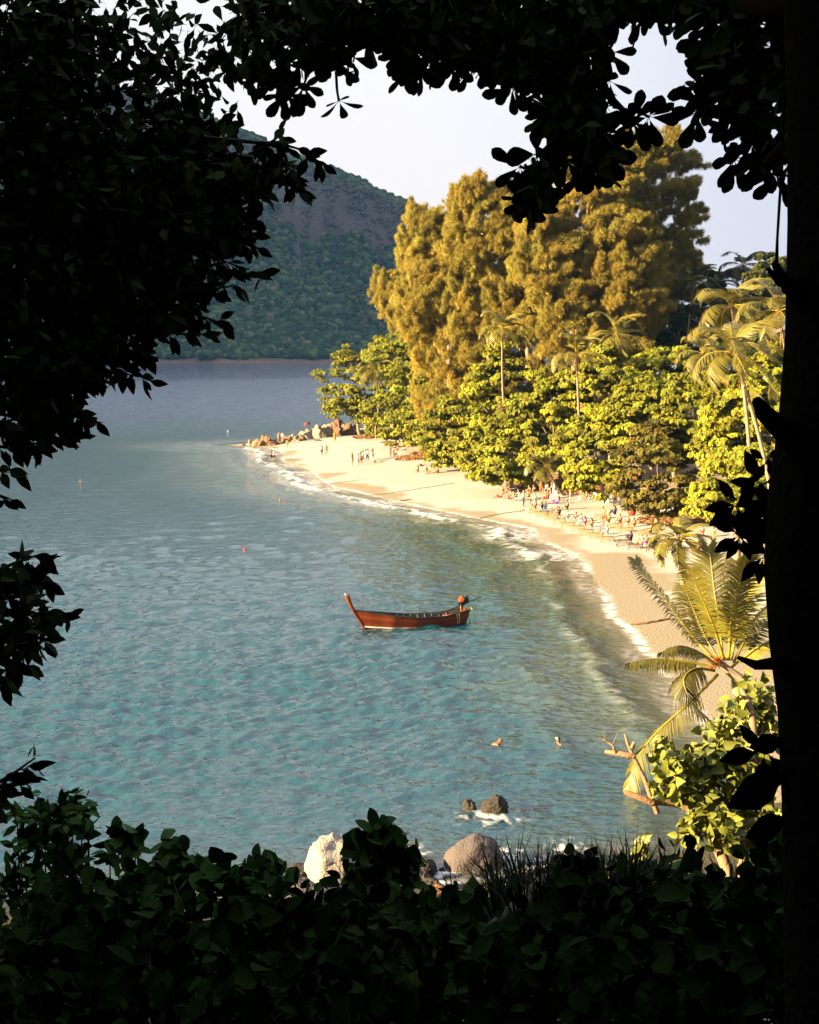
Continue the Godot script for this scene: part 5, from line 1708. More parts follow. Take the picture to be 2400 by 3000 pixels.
func build_beach_life() -> void:
	# low bamboo tables in two rows, dark ones nearest
	var bamboo := mat("bamboo", 0.27, 0.15, 0.045, 0.6)
	var darkwood := mat("dark_table_wood", 0.06, 0.04, 0.03, 0.6)
	for q in [
		["bamboo table at the far end of the front row", Vector3(13, 0.504, -166.8)], ["second bamboo table of the front row from the far end", Vector3(13.626, 0.453, -164.4)], ["bamboo table before the pair in black", Vector3(14.328, 0.408, -162)], ["empty bamboo table in front of the person in white", Vector3(14.833, 0.314, -158.8)], ["bamboo table before the pink and pale blue pair", Vector3(15.392, 0.309, -156)], ["bamboo table beside the turquoise towel", Vector3(15.98, 0.381, -152.4)], ["bamboo table in front of the pair sitting close", Vector3(16.433, 0.435, -148.8)], ["bamboo table before the two children", Vector3(16.983, 0.422, -146)], ["nearest bamboo table of the front row", Vector3(17.678, 0.422, -143.2)], ["bamboo table behind the person in yellow", Vector3(19.447, 0.671, -151.6)], ["bamboo table in the second row under the red ball", Vector3(20.048, 0.708, -148.4)], ["bamboo table beside the person in the red hat", Vector3(19.033, 0.673, -160)], ["bamboo table at the near end of the second row", Vector3(21.38, 0.754, -145.6)], ["bamboo table high up by the dry branches", Vector3(22.845, 0.971, -161.2)]]:
		place(again("bamboo", func(): return make_table("bamboo_table", bamboo)), q[1], -24.0, q[0], "table", "bamboo tables on the sand")
	for q in [["dark table before the person in a dark dress", Vector3(18.863, 0.485, -140.8)], ["dark table before the pair reading", Vector3(19.374, 0.494, -137.6)], ["dark table with a tray right of the pair reading", Vector3(20.686, 0.58, -135.6)], ["dark table behind the pair reading", Vector3(21.32, 0.673, -140.4)], ["dark table under the young palm", Vector3(23.284, 0.756, -133.2)], ["dark table behind the big palm frond", Vector3(21.506, 0.651, -124)]]:
		place(again("dark", func(): return make_table("dark_table", darkwood)), q[1], -24.0, q[0], "table", "dark tables on the sand")
	for q in [["white plastic chair holding a person in white", Vector3(13.469, 0.765, -173.6), -100], ["white chair at the foot of the shaded group", Vector3(15.835, 1.028, -176.8), -60], ["leftmost white chair by the bright tree", Vector3(19.62, 1.169, -173.2), -70], ["empty tilted white chair by the bright tree", Vector3(20.266, 1.2, -172.8), 120], ["white chair near the sunbathers at the far left", Vector3(11.753, 0.777, -177.6), -80], ["white chair partly under the leaves on the right", Vector3(20.56, 1.151, -170.8), -60]]:
		place(again("chair", make_chair), q[1], q[2], q[0], "chair", "white plastic chairs")
	# the signboard on its pole
	var t := thing("beach_sign", "blank white board on a tall pole at the edge of the trees", "sign", Vector3(17.257, 0.996, -172.8))
	var b := MB.new()
	b.tube([Vector3(0, -0.3, 0), Vector3(0, 3.6, 0)], [0.07], 8)
	obj("pole", b.mesh(false), mat("grey_pole", 0.4, 0.36, 0.3, 0.6), t)
	b = MB.new()
	b.box(Transform3D(Basis(Vector3.UP, -0.3), Vector3(0.1, 3.85, 0.1)), Vector3(0.85, 0.9, 0.05))
	obj("board", b.mesh(false), mat("white_board", 0.7, 0.68, 0.62, 0.6), t)
	# red ball
	var sm := SphereMesh.new()
	sm.radius = 0.42
	sm.height = 0.84
	b = MB.new()
	b.tube([Vector3(0, 0.0, 0), Vector3(0, 0.7, 0)], [0.03], 6)
	t = thing("red_float", "round red ball on a short stake among the tables", "ball", Vector3(21.599, 0.812, -156))
	obj("stake", b.mesh(false), mat("grey_pole", 0.4, 0.36, 0.3, 0.6), t)
	obj("ball", sm, mat("red_ball", 0.5, 0.05, 0.02, 0.4), t).position = Vector3(0, 1.05, 0)
	# driftwood rail at the left end
	t = thing("driftwood_fence", "rough driftwood fence under the trees at the left end", "fence", Vector3(0.567, 1.854, -268))
	for x in [-1.4, -0.6, 0.5, 1.3]:
		b = MB.new()
		b.tube([Vector3(x, -0.2, 0.2 * sin(x * 5.0)), Vector3(x + 0.05, 1.5, 0.2 * sin(x * 5.0))], [0.09, 0.07], 7)
		obj("post", b.mesh(false), bark("driftwood", 0.36, 0.26, 0.16), t)
	for y in [0.8, 1.4]:
		b = MB.new()
		b.tube([Vector3(-1.6, y, 0.1), Vector3(0, y + 0.05, -0.05), Vector3(1.5, y - 0.08, 0.1)], [0.06], 6)
		obj("rail", b.mesh(false), mats.driftwood, t)
	for q in [["bare leaning trunk beside the driftwood fence", Vector3(2.211, 1.984, -258.4), Vector3(-1.6, 4.2, 0)], ["second bare trunk beside the fence, more upright", Vector3(1.682, 1.954, -262.4), Vector3(-0.9, 4.6, 0)], ["slim leaning trunk left of the fence", Vector3(-1.646, 1.578, -272.4), Vector3(-1.8, 4.0, 0)], ["thin upright stake on the sand left of the fence", Vector3(-5.834, 1.425, -280.4), Vector3(0, 3.0, 0)], ["pale post right of the fence", Vector3(3.003, 1.951, -250.4), Vector3(0, 3.4, 0)]]:
		b = MB.new()
		var r: float = 0.26 if q[2].x < -0.5 else 0.07
		b.tube([Vector3(0, -0.3, 0), q[2] * 0.5 + Vector3(-0.15, 0, 0), q[2]], [r * 1.15, r, r * 0.8], 8)
		var o := obj("bare_trunk" if r > 0.1 else "stake", b.mesh(false), mats.driftwood)
		o.position = q[1]
		tag(o, q[0], "trunk" if r > 0.1 else "post")
	# curved bare trunk behind the sunbathers, a canoe and bags
	b = MB.new()
	b.tube([Vector3(-0.9, 0.25, 0), Vector3(0, 0.06, 0.25), Vector3(1.1, 0.3, 0)], [0.06, 0.22, 0.05], 8)
	var dr := obj("drift_log", b.mesh(false), bark("driftwood", 0.36, 0.26, 0.16))
	dr.position = Vector3(-4.658, 0.879, -235.2)
	tag(dr, "pale log lying on the sand right of the walking group", "log")
	for q in [["dark drift log at the foot of the cliff rock", Vector3(-16.233, 0.854, -287.2), 1.4], ["driftwood piece on the sand near the fence", Vector3(-3.639, 1.432, -272.8), 2.4], ["small driftwood piece under the trees at the left", Vector3(-6.496, 1.486, -285.2), 1.8]]:
		b = MB.new()
		b.tube([Vector3(-q[2] * 0.5, 0.1, 0), Vector3(0, 0.18, 0.1), Vector3(q[2] * 0.5, 0.1, 0)], [0.1, 0.2, 0.07], 7)
		dr = obj("drift_log", b.mesh(false), mat("burnt_wood", 0.1, 0.06, 0.04, 0.9))
		dr.position = q[1]
		tag(dr, q[0], "log")
	rope_on_sand("long thin rope across the sand from the trees to the water", [Vector3(13.028, 0.594, -169.2), Vector3(10.607, 0.393, -168.8), Vector3(8.572, 0.181, -167.6), Vector3(6.957, 0, -166)], 0.035)
	rope_on_sand("rope running down to the first foam in the middle", [Vector3(5.479, 0.959, -198), Vector3(0.215, 0.47, -194), Vector3(-4.882, 0, -191.6)], 0.03)
	rope_on_sand("short rope lying at the water edge in the middle", [Vector3(0.308, 0.199, -185.6), Vector3(-1.226, 0.031, -184.4)], 0.05)
	rope_on_sand("faint rope at the far water line", [Vector3(-6.263, 0.402, -209.6), Vector3(-9.013, 0.145, -208.8), Vector3(-12.338, 0, -206.4)], 0.03)
	rope_on_sand("thick twisted rope running into the water near the palm", [Vector3(16.857, 0.299, -103.2), Vector3(15.192, 0.14, -102.4), Vector3(14.007, 0.034, -102.4)], 0.07)
	litter("leaf_litter", "heap of brown fallen leaves on the sand right of the fence", Vector3(2.592, 1.544, -242), 2.6, 7.0, 380, 1)
	litter("leaf_litter", "thin line of brown leaves in front of the fence", Vector3(0.3, 1.29, -238), 2.4, 4.0, 260, 2)
	litter("leaf_litter", "brown leaves under the trees at the left end", Vector3(-6.872, 1.614, -290.8), 3.4, 6.0, 260, 3)
	litter("leaf_litter", "wide heap of dry palm leaves below the round bush", Vector3(25.159, 1.082, -155.2), 3.0, 5.0, 900, 4)
	litter("leaf_litter", "reddish leaf heap at the foot of the bright low bush", Vector3(28, 1.3, -154), 2.6, 4.0, 700, 5)
	litter("leaf_litter", "dry leaves under the curved trunk", Vector3(16.41, 1.556, -192), 5.0, 6.0, 500, 6)
	litter("leaf_litter", "leaf litter behind the white chairs", Vector3(20.602, 1.518, -182), 4.0, 5.0, 400, 7)
	# buoys and far swimmers
	for q in [["small red float in the open water", Vector3(-14.482, 0, -140.994), "red"], ["small white float near the rocky point", Vector3(-37.825, 0, -336.162), "white"]]:
		sm = SphereMesh.new()
		sm.radius = 0.12
		sm.height = 0.24
		var o := obj("float", sm, dye(q[2]))
		o.position = q[1] + Vector3(0, 0.08, 0)
		tag(o, q[0], "buoy")
	# people: label, place, pose, turn, skin, hair, clothes, raise
	for q in [
		["person wading with a pale shirt, left one of the pair off the point", Vector3(-27.78, 0, -279.2), "stand", -60, 1, "short dark", ["shirt fair", "shorts grey"], 0],
		["person wading in dark clothes, right one of the pair off the point", Vector3(-27.445, 0, -279.2), "stand", -80, 1, "short dark", ["shirt black", "shorts black"], 0],
		["person in black shorts walking in the shallows", Vector3(-21.434, 0, -250), "walk", 70, 1, "long dark", ["shorts black", "swimsuit black"], 0],
		["companion in a white top walking in the shallows", Vector3(-20.993, 0, -249.6), "walk", 90, 2, "short dark", ["shirt white", "shorts black"], 0],
		["person in orange standing against the tall orange rock", Vector3(-25.118, 0.145, -284.4), "stand", 0, 1, "short fair", ["shorts orange"], 0.2],
		["person in pale clothes standing on the point rocks", Vector3(-23.137, 0.348, -285.6), "stand", 20, 2, "short fair", ["shirt fair", "trousers fair"], 0.4],
		["person in a white shirt on the point rocks", Vector3(-22.467, 0.365, -285.2), "stand", -20, 2, "short dark", ["shirt white", "shorts brown"], 0.4],
		["bare backed person standing on the sand below the point rocks", Vector3(-20.882, 0.169, -275.2), "stand", 160, 0, "short dark", ["shorts orange"], 0],
		["person in red sitting on top of the pale rocks", Vector3(-20.323, 0, -316.4), "sit", -30, 1, "short dark", ["shirt red", "shorts red"], 2.0],
		["person in black sitting on top of the pale rocks", Vector3(-19.691, 0, -317.6), "sit", -30, 1, "long dark", ["shirt black", "trousers black"], 2.3],
		["person in a long yellow dress below the cliff", Vector3(-13.194, 0.989, -284.4), "stand", 20, 1, "short fair", ["dress yellow", "trousers yellow"], 0],
		["person in a pale blue shirt standing on the open sand", Vector3(-13.825, 0.551, -253.6), "stand", 30, 0, "short fair", ["shirt paleblue", "shorts brown"], 0],
		["person in red swimwear standing on the open sand", Vector3(-13.062, 0.608, -253.6), "stand", -10, 1, "long fair", ["swimsuit red"], 0],
		["leftmost person of the walking group, bare shoulders and pale skirt", Vector3(-8.283, 0.59, -233.6), "stand", 60, 1, "long dark", ["swimsuit black", "shorts fair"], 0],
		["person in white top and red shorts in the walking group", Vector3(-7.388, 0.636, -232), "stand", 90, 1, "short dark", ["shirt white", "shorts red"], 0],
		["person in brown in the middle of the walking group", Vector3(-7.117, 0.706, -235.6), "walk", 90, 1, "long dark", ["shirt brown", "trousers brown"], 0],
		["person with a dark shirt behind the one in brown", Vector3(-6.879, 0.759, -237.2), "walk", 100, 1, "short dark", ["shirt grey", "trousers brown"], 0],
		["person in a white robe in the walking group", Vector3(-6.474, 0.824, -238.8), "walk", 80, 1, "long dark", ["dress white", "trousers white"], 0],
		["person in brown trousers leading the walking group", Vector3(-6.248, 0.858, -239.6), "walk", 90, 1, "short dark", ["shirt white", "trousers brown"], 0],
		["person in dark clothes standing apart right of the walking group", Vector3(-5.534, 0.936, -240.8), "walk", 70, 2, "short dark", ["shirt navy", "trousers grey"], 0],
		["person in a red wrap standing by the seated one", Vector3(-2.861, 1.163, -242.4), "stand", 90, 1, "short dark", ["dress red", "trousers red"], 0],
		["person in brown bent beside the red wrap", Vector3(-2.325, 1.166, -240.8), "sit", 90, 1, "long dark", ["dress brown"], 0.2],
		["person sitting with white towels beside the fence", Vector3(-1.848, 1.437, -252), "sit", -60, 0, "short dark", ["shorts orange"], 0],
		["person lying on a pale towel below the fence", Vector3(-0.768, 1.522, -252.8), "lounge", -90, 2, "short fair", ["shorts white"], 0],
		["person in white standing under the trees at the cliff end", Vector3(-8.443, 0.867, -312), "stand", 20, 1, "short dark", ["shirt white", "shorts orange"], 0],
		["person sitting at the post right of the fence", Vector3(2.618, 2.001, -254.8), "sit", -30, 0, "short fair", ["shorts fair"], 0],
		["bare shouldered person sitting on the sand, left of the small circle", Vector3(1.1, 1.033, -214.4), "sit", -90, 0, "long dark", ["swimsuit brown"], 0],
		["person lying behind the small circle", Vector3(1.813, 1.197, -222.8), "lounge", -70, 0, "short dark", ["shorts black"], 0],
		["person in dark red in the middle of the small circle", Vector3(2.269, 1.081, -211.6), "sit", 60, 1, "long dark", ["swimsuit red"], 0],
		["person leaning back in the small circle", Vector3(2.992, 1.129, -211.2), "lounge", -90, 0, "short dark", ["shorts orange"], 0],
		["person hunched at the right of the small circle", Vector3(3.711, 1.177, -210.8), "sit", -90, 1, "short dark", ["shorts brown"], 0],
		["person in a white shirt and dark trousers standing among the tables", Vector3(12.238, 0.656, -172.8), "stand", 90, 1, "short fair", ["shirt white", "trousers navy"], 0],
		["bare backed person sitting at the far left of the sunbathers", Vector3(10.608, 0.854, -182.4), "sit", 60, 0, "short dark", ["shorts orange"], 0.2],
		["second person sitting at the far left of the sunbathers", Vector3(11.071, 0.911, -183.2), "sit", 80, 0, "long dark", ["swimsuit orange"], 0.3],
		["person lying on the sand at the far left of the sunbathers", Vector3(10.205, 0.788, -181.2), "lounge", -80, 1, "short dark", ["shorts red"], 0],
		["person sitting under a small plant near the white chair", Vector3(11.207, 0.74, -177.6), "lounge", -90, 0, "short dark", ["shorts red"], 0.2],
		["person in red swimwear sitting back in a chair", Vector3(11.999, 0.806, -178), "chair", -90, 0, "long dark", ["swimsuit red"], 0],
		["person with a bare back behind the white shirt", Vector3(13.09, 0.855, -177.2), "chair", 170, 0, "short dark", ["shorts brown"], 0],
		["person in white leaning in the white chair", Vector3(13.481, 0.753, -173.2), "chair", -100, 2, "short fair", ["shirt white", "shorts white"], 0],
		["leftmost seated person of the shaded group under the leaves", Vector3(13.669, 1.1, -183.6), "sit", -60, 0, "short dark", ["shorts orange"], 0],
		["second seated person of the shaded group", Vector3(14.177, 1.134, -183.6), "sit", -40, 0, "long fair", ["swimsuit orange"], 0],
		["standing person in the shaded group, bare chest", Vector3(14.927, 1.146, -182.4), "stand", 10, 0, "short dark", ["shorts orange"], 0],
		["person in a white top in the shaded group", Vector3(15.488, 1.184, -182.4), "chair", -40, 2, "short dark", ["shirt white"], 0],
		["person in a pale shirt at the right of the shaded group", Vector3(16.037, 1.209, -182), "chair", -90, 0, "short fair", ["shirt fair", "shorts white"], 0],
		["standing person with long trousers right of the shaded group", Vector3(16.266, 1.185, -180.8), "stand", -70, 0, "short dark", ["shirt grey", "trousers white"], 0],
		["person in dark red sitting below the shaded group", Vector3(15.013, 0.908, -174.8), "chair", -90, 1, "short dark", ["dress red"], 0],
		["person sitting behind the one in dark red", Vector3(15.489, 1.017, -177.2), "chair", -90, 1, "long dark", ["swimsuit brown"], 0],
		["person in a purple towel lying beside the sign pole", Vector3(15.783, 0.909, -173.2), "lounge", -90, 1, "long dark", ["dress purple"], 0],
		["person crouching with a purple towel at the sign pole", Vector3(16.505, 0.784, -168), "sit", -90, 0, "short dark", ["shorts black", "shirt fair"], 0.1],
		["pale haired person at the far table of the front row", Vector3(12.442, 0.493, -167.6), "lounge", -90, 0, "short fair", ["shorts white"], 0.2],
		["person leaning on the far table of the front row", Vector3(13.206, 0.593, -168.8), "sit", -90, 0, "long fair", ["swimsuit orange"], 0.2],
		["person in a black top at the second table", Vector3(13.752, 0.574, -167.2), "sit", -90, 0, "long dark", ["shirt black", "shorts white"], 0.25],
		["person behind the black top at the second table", Vector3(14.207, 0.618, -167.6), "sit", -100, 1, "short dark", ["shirt paleblue", "shorts paleblue"], 0.25],
		["dark haired person at the third table", Vector3(14.806, 0.53, -164), "lounge", -90, 1, "long dark", ["swimsuit black"], 0.2],
		["person in black with bare legs at the third table", Vector3(15.17, 0.508, -162.8), "sit", -90, 0, "short dark", ["shirt black", "shorts brown"], 0.25],
		["person in white sitting by the empty table", Vector3(15.761, 0.438, -160), "sit", -90, 2, "short fair", ["shirt white", "shorts pink"], 0.25],
		["person in pink of the pink and pale blue pair", Vector3(16.425, 0.427, -158.4), "sit", -90, 0, "short dark", ["dress pink"], 0.25],
		["person in pale blue of the pink and pale blue pair", Vector3(16.787, 0.433, -157.2), "sit", -90, 0, "short fair", ["shirt paleblue", "shorts white"], 0.25],
		["person with a pink wrap at the sixth table", Vector3(16.857, 0.451, -154), "sit", -90, 1, "long dark", ["dress pink"], 0.25],
		["bare backed person at the sixth table", Vector3(17.25, 0.498, -152), "sit", -90, 0, "long dark", ["swimsuit pink"], 0.25],
		["child in blue at the eighth table", Vector3(17.605, 0.52, -148), "sit", -90, 0, "short dark", ["shirt blue"], 0.2],
		["second child at the eighth table", Vector3(17.776, 0.526, -147.6), "sit", -80, 1, "short dark", ["shirt grey"], 0.2],
		["grey haired person in a white shirt at the nearest bamboo table", Vector3(17.973, 0.508, -146), "sit", -90, 2, "short grey", ["shirt white", "shorts paleblue"], 0.3],
		["person in red shorts and red hat standing among the tables", Vector3(18.803, 0.604, -155.6), "stand", -60, 0, "hat red", ["shorts red", "shirt fair"], 0],
		["person in dark clothes sitting above the second row", Vector3(20.511, 0.786, -160.4), "sit", -90, 1, "long dark", ["shirt navy", "trousers navy"], 0.3],
		["person in yellow leaning forward in the second row", Vector3(19.281, 0.642, -155.2), "sit", -90, 1, "long fair", ["shirt yellow", "shorts brown"], 0.2],
		["bare backed person at the second row table", Vector3(20.121, 0.714, -153.2), "sit", -90, 0, "short dark", ["shorts red"], 0.3],
		["person in orange behind the second row table", Vector3(20.661, 0.762, -151.6), "sit", -90, 0, "short fair", ["swimsuit orange"], 0.3],
		["person sitting on a red towel at the second row", Vector3(20.889, 0.784, -149.2), "sit", -90, 0, "short dark", ["shorts orange"], 0.3],
		["small child sitting alone on the wet side of the tables", Vector3(17.937, 0.394, -140), "sit", 90, 2, "short dark", ["shirt white"], 0],
		["person in a dark dress eating at the dark table", Vector3(19.427, 0.536, -140.8), "sit", -90, 1, "long dark", ["dress navy"], 0.3],
		["bald person of the pair reading at the dark table", Vector3(20.082, 0.562, -138.4), "sit", -90, 0, "short fair", ["shirt white", "shorts pink"], 0.3],
		["broad backed person of the pair reading at the dark table", Vector3(20.35, 0.575, -137.6), "sit", -90, 0, "short dark", ["shorts purple"], 0.3],
		["person stretched on black towel at the near end of the second row", Vector3(22.905, 0.865, -145.6), "lounge", -90, 0, "short dark", ["shorts black"], 0.3],
		["person with bushy long hair sitting under the young palm", Vector3(23.525, 0.782, -130.4), "sit", -80, 0, "long brown", ["swimsuit green"], 0.4],
		["person with red hair behind the young palm", Vector3(25.791, 1.014, -141.2), "sit", -90, 0, "short fair", ["shirt pink"], 0.3],
		["standing person partly hidden behind the big palm", Vector3(25.82, 0.966, -136), "walk", -60, 0, "short dark", ["shorts orange"], 0],
		["person in pink between palm and dark leaves", Vector3(27.053, 1.043, -134.4), "stand", -60, 0, "short dark", ["dress pink"], 0],
		["person lying at the foot of the bright tree", Vector3(18.573, 1.137, -174.4), "lounge", -90, 0, "short dark", ["shorts white"], 0.1],
		["person resting legs out by the leftmost white chair", Vector3(18.99, 1.114, -172.8), "chair", -90, 0, "short fair", ["shorts fair"], 0],
		["person in white standing under the leaves beside the chairs", Vector3(20.79, 1.096, -168.8), "stand", -40, 1, "short dark", ["shirt white", "trousers white"], 0],
		["person standing in the shadow of the bright leaves", Vector3(21.317, 1.061, -166.8), "stand", 0, 1, "short dark", ["shirt brown", "shorts grey"], 0],
		["person with a red bag standing beside the round bush", Vector3(22.037, 1.123, -167.2), "stand", 20, 0, "short fair", ["shirt orange", "trousers white"], 0]]:
		var small: float = 0.6 if "child" in q[0] else 1.0
		person(q[0], q[1] + Vector3(0, q[7], 0), q[2], q[3], q[4], q[5], q[6], "people on the beach", small)
	for q in [
		["swimmer with long wet hair heading right", Vector3(4.006, 0, -71.6), 75, 1, "long brown", "swim", 0.92, 0.0], ["swimmer with goggles on short dark hair looking left", Vector3(6.716, 0, -71.2), -60, 1, "short dark", "stand", 0.95, -1.24],
		["left one of two far swimmers off the beach", Vector3(-14.909, 0, -184.8), 0, 0, "short dark", "stand", 1.0, -1.42], ["right one of two far swimmers off the beach", Vector3(-14.131, 0, -184), 0, 1, "short dark", "stand", 1.0, -1.42], ["lone far swimmer near the left edge of the bay", Vector3(-43.363, 0, -212.179), 0, 1, "short dark", "stand", 1.0, -1.42]]:
		var sw := person(q[0], Vector3(q[1].x, q[7], q[1].z), q[5], q[2], q[3], q[4], ["shorts navy"] if q[5] == "stand" else ["swimsuit black"], "swimmers in the bay", q[6])
		if "goggles" in q[0]:
			b = MB.new()
			b.box(Transform3D(Basis(), Vector3(0, 1.73, 0.11)), Vector3(0.17, 0.05, 0.05))
			obj("goggles", b.mesh(false), dye("white"), sw)

func _ready() -> void:
	# camera
	var cam := Camera3D.new()
	cam.name = "camera"
	add_child(cam)
	cam.position = Vector3(0, 18, 0)
	cam.rotation_degrees = Vector3(-5.9274, 0, 0)
	cam.fov = 35.183
	cam.near = 0.1
	cam.far = 9000.0
	cam.current = true
	# sky: thin bright evening cloud, bluer aloft and to the right
	var sky_image := Image.create(512, 256, false, Image.FORMAT_RGBF)
	var sf := noise(61, 4)
	for y in 256:
		var el := PI * (0.5 - (y + 0.5) / 256.0)
		for x in 512:
			var az := wrapf(TAU * (x + 0.5) / 512.0, -PI, PI)   # the middle of the view is at the picture's edge
			var dir := Vector3(sin(az) * cos(el), sin(el), -cos(az) * cos(el))
			var cl := clampf(0.5 + 0.9 * sf.get_noise_3d(dir.x * 1.3 + 0.4, dir.y * 3.2, dir.z * 1.3), 0.0, 1.0)
			var bank := exp(-pow((az + 0.1) / 0.3, 2.0)) * smoothstep(1.1, 0.3, el)   # the lit cloud over the bay, carried on above the view to brighten the water
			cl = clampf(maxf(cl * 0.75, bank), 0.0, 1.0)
			var blue := Color(0.099, 0.098, 0.113).lerp(Color(0.17, 0.184, 0.222), smoothstep(0.2, 1.2, el))  # made brighter above the view than in it, to lift the sea
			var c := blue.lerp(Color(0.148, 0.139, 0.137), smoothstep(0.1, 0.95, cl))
			if el < 0.0:
				c = Color(0.05, 0.06, 0.07)
			sky_image.set_pixel(x, y, c)
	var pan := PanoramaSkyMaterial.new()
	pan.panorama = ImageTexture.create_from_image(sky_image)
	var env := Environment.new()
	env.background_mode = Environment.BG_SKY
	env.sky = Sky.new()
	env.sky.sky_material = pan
	env.tonemap_mode = Environment.TONE_MAPPER_LINEAR
	env.tonemap_exposure = 7.0
	env.fog_enabled = true
	env.fog_density = 0.00004
	env.fog_light_color = Color(0.45, 0.7, 1.0)
	env.sdfgi_enabled = true
	env.ssao_enabled = true
	env.ssil_enabled = true
	var we := WorldEnvironment.new()
	we.name = "environment"
	we.environment = env
	add_child(we)
	# low golden sun from the left, a little behind the camera
	var sun := DirectionalLight3D.new()
	sun.name = "sun"
	add_child(sun)
	sun.look_at_from_position(Vector3.ZERO, -Vector3(-0.9, 0.27, 0.36))
	sun.light_color = lin(1.0, 0.74, 0.39)
	sun.light_energy = 1.6
	sun.light_angular_distance = 0.5
	sun.shadow_enabled = true

	build_shore_grid()
	build_land()
	build_sea()
	build_surf()
	build_island()
	build_beach_trees()
	build_hillside_wood()
	build_shore_rocks()
	build_boat()
	build_beach_life()
	build_near_palm()
	build_sunlit_bush()
	build_front_plants()
	build_right_tree()
	build_trunk_sapling()
	build_left_tree()

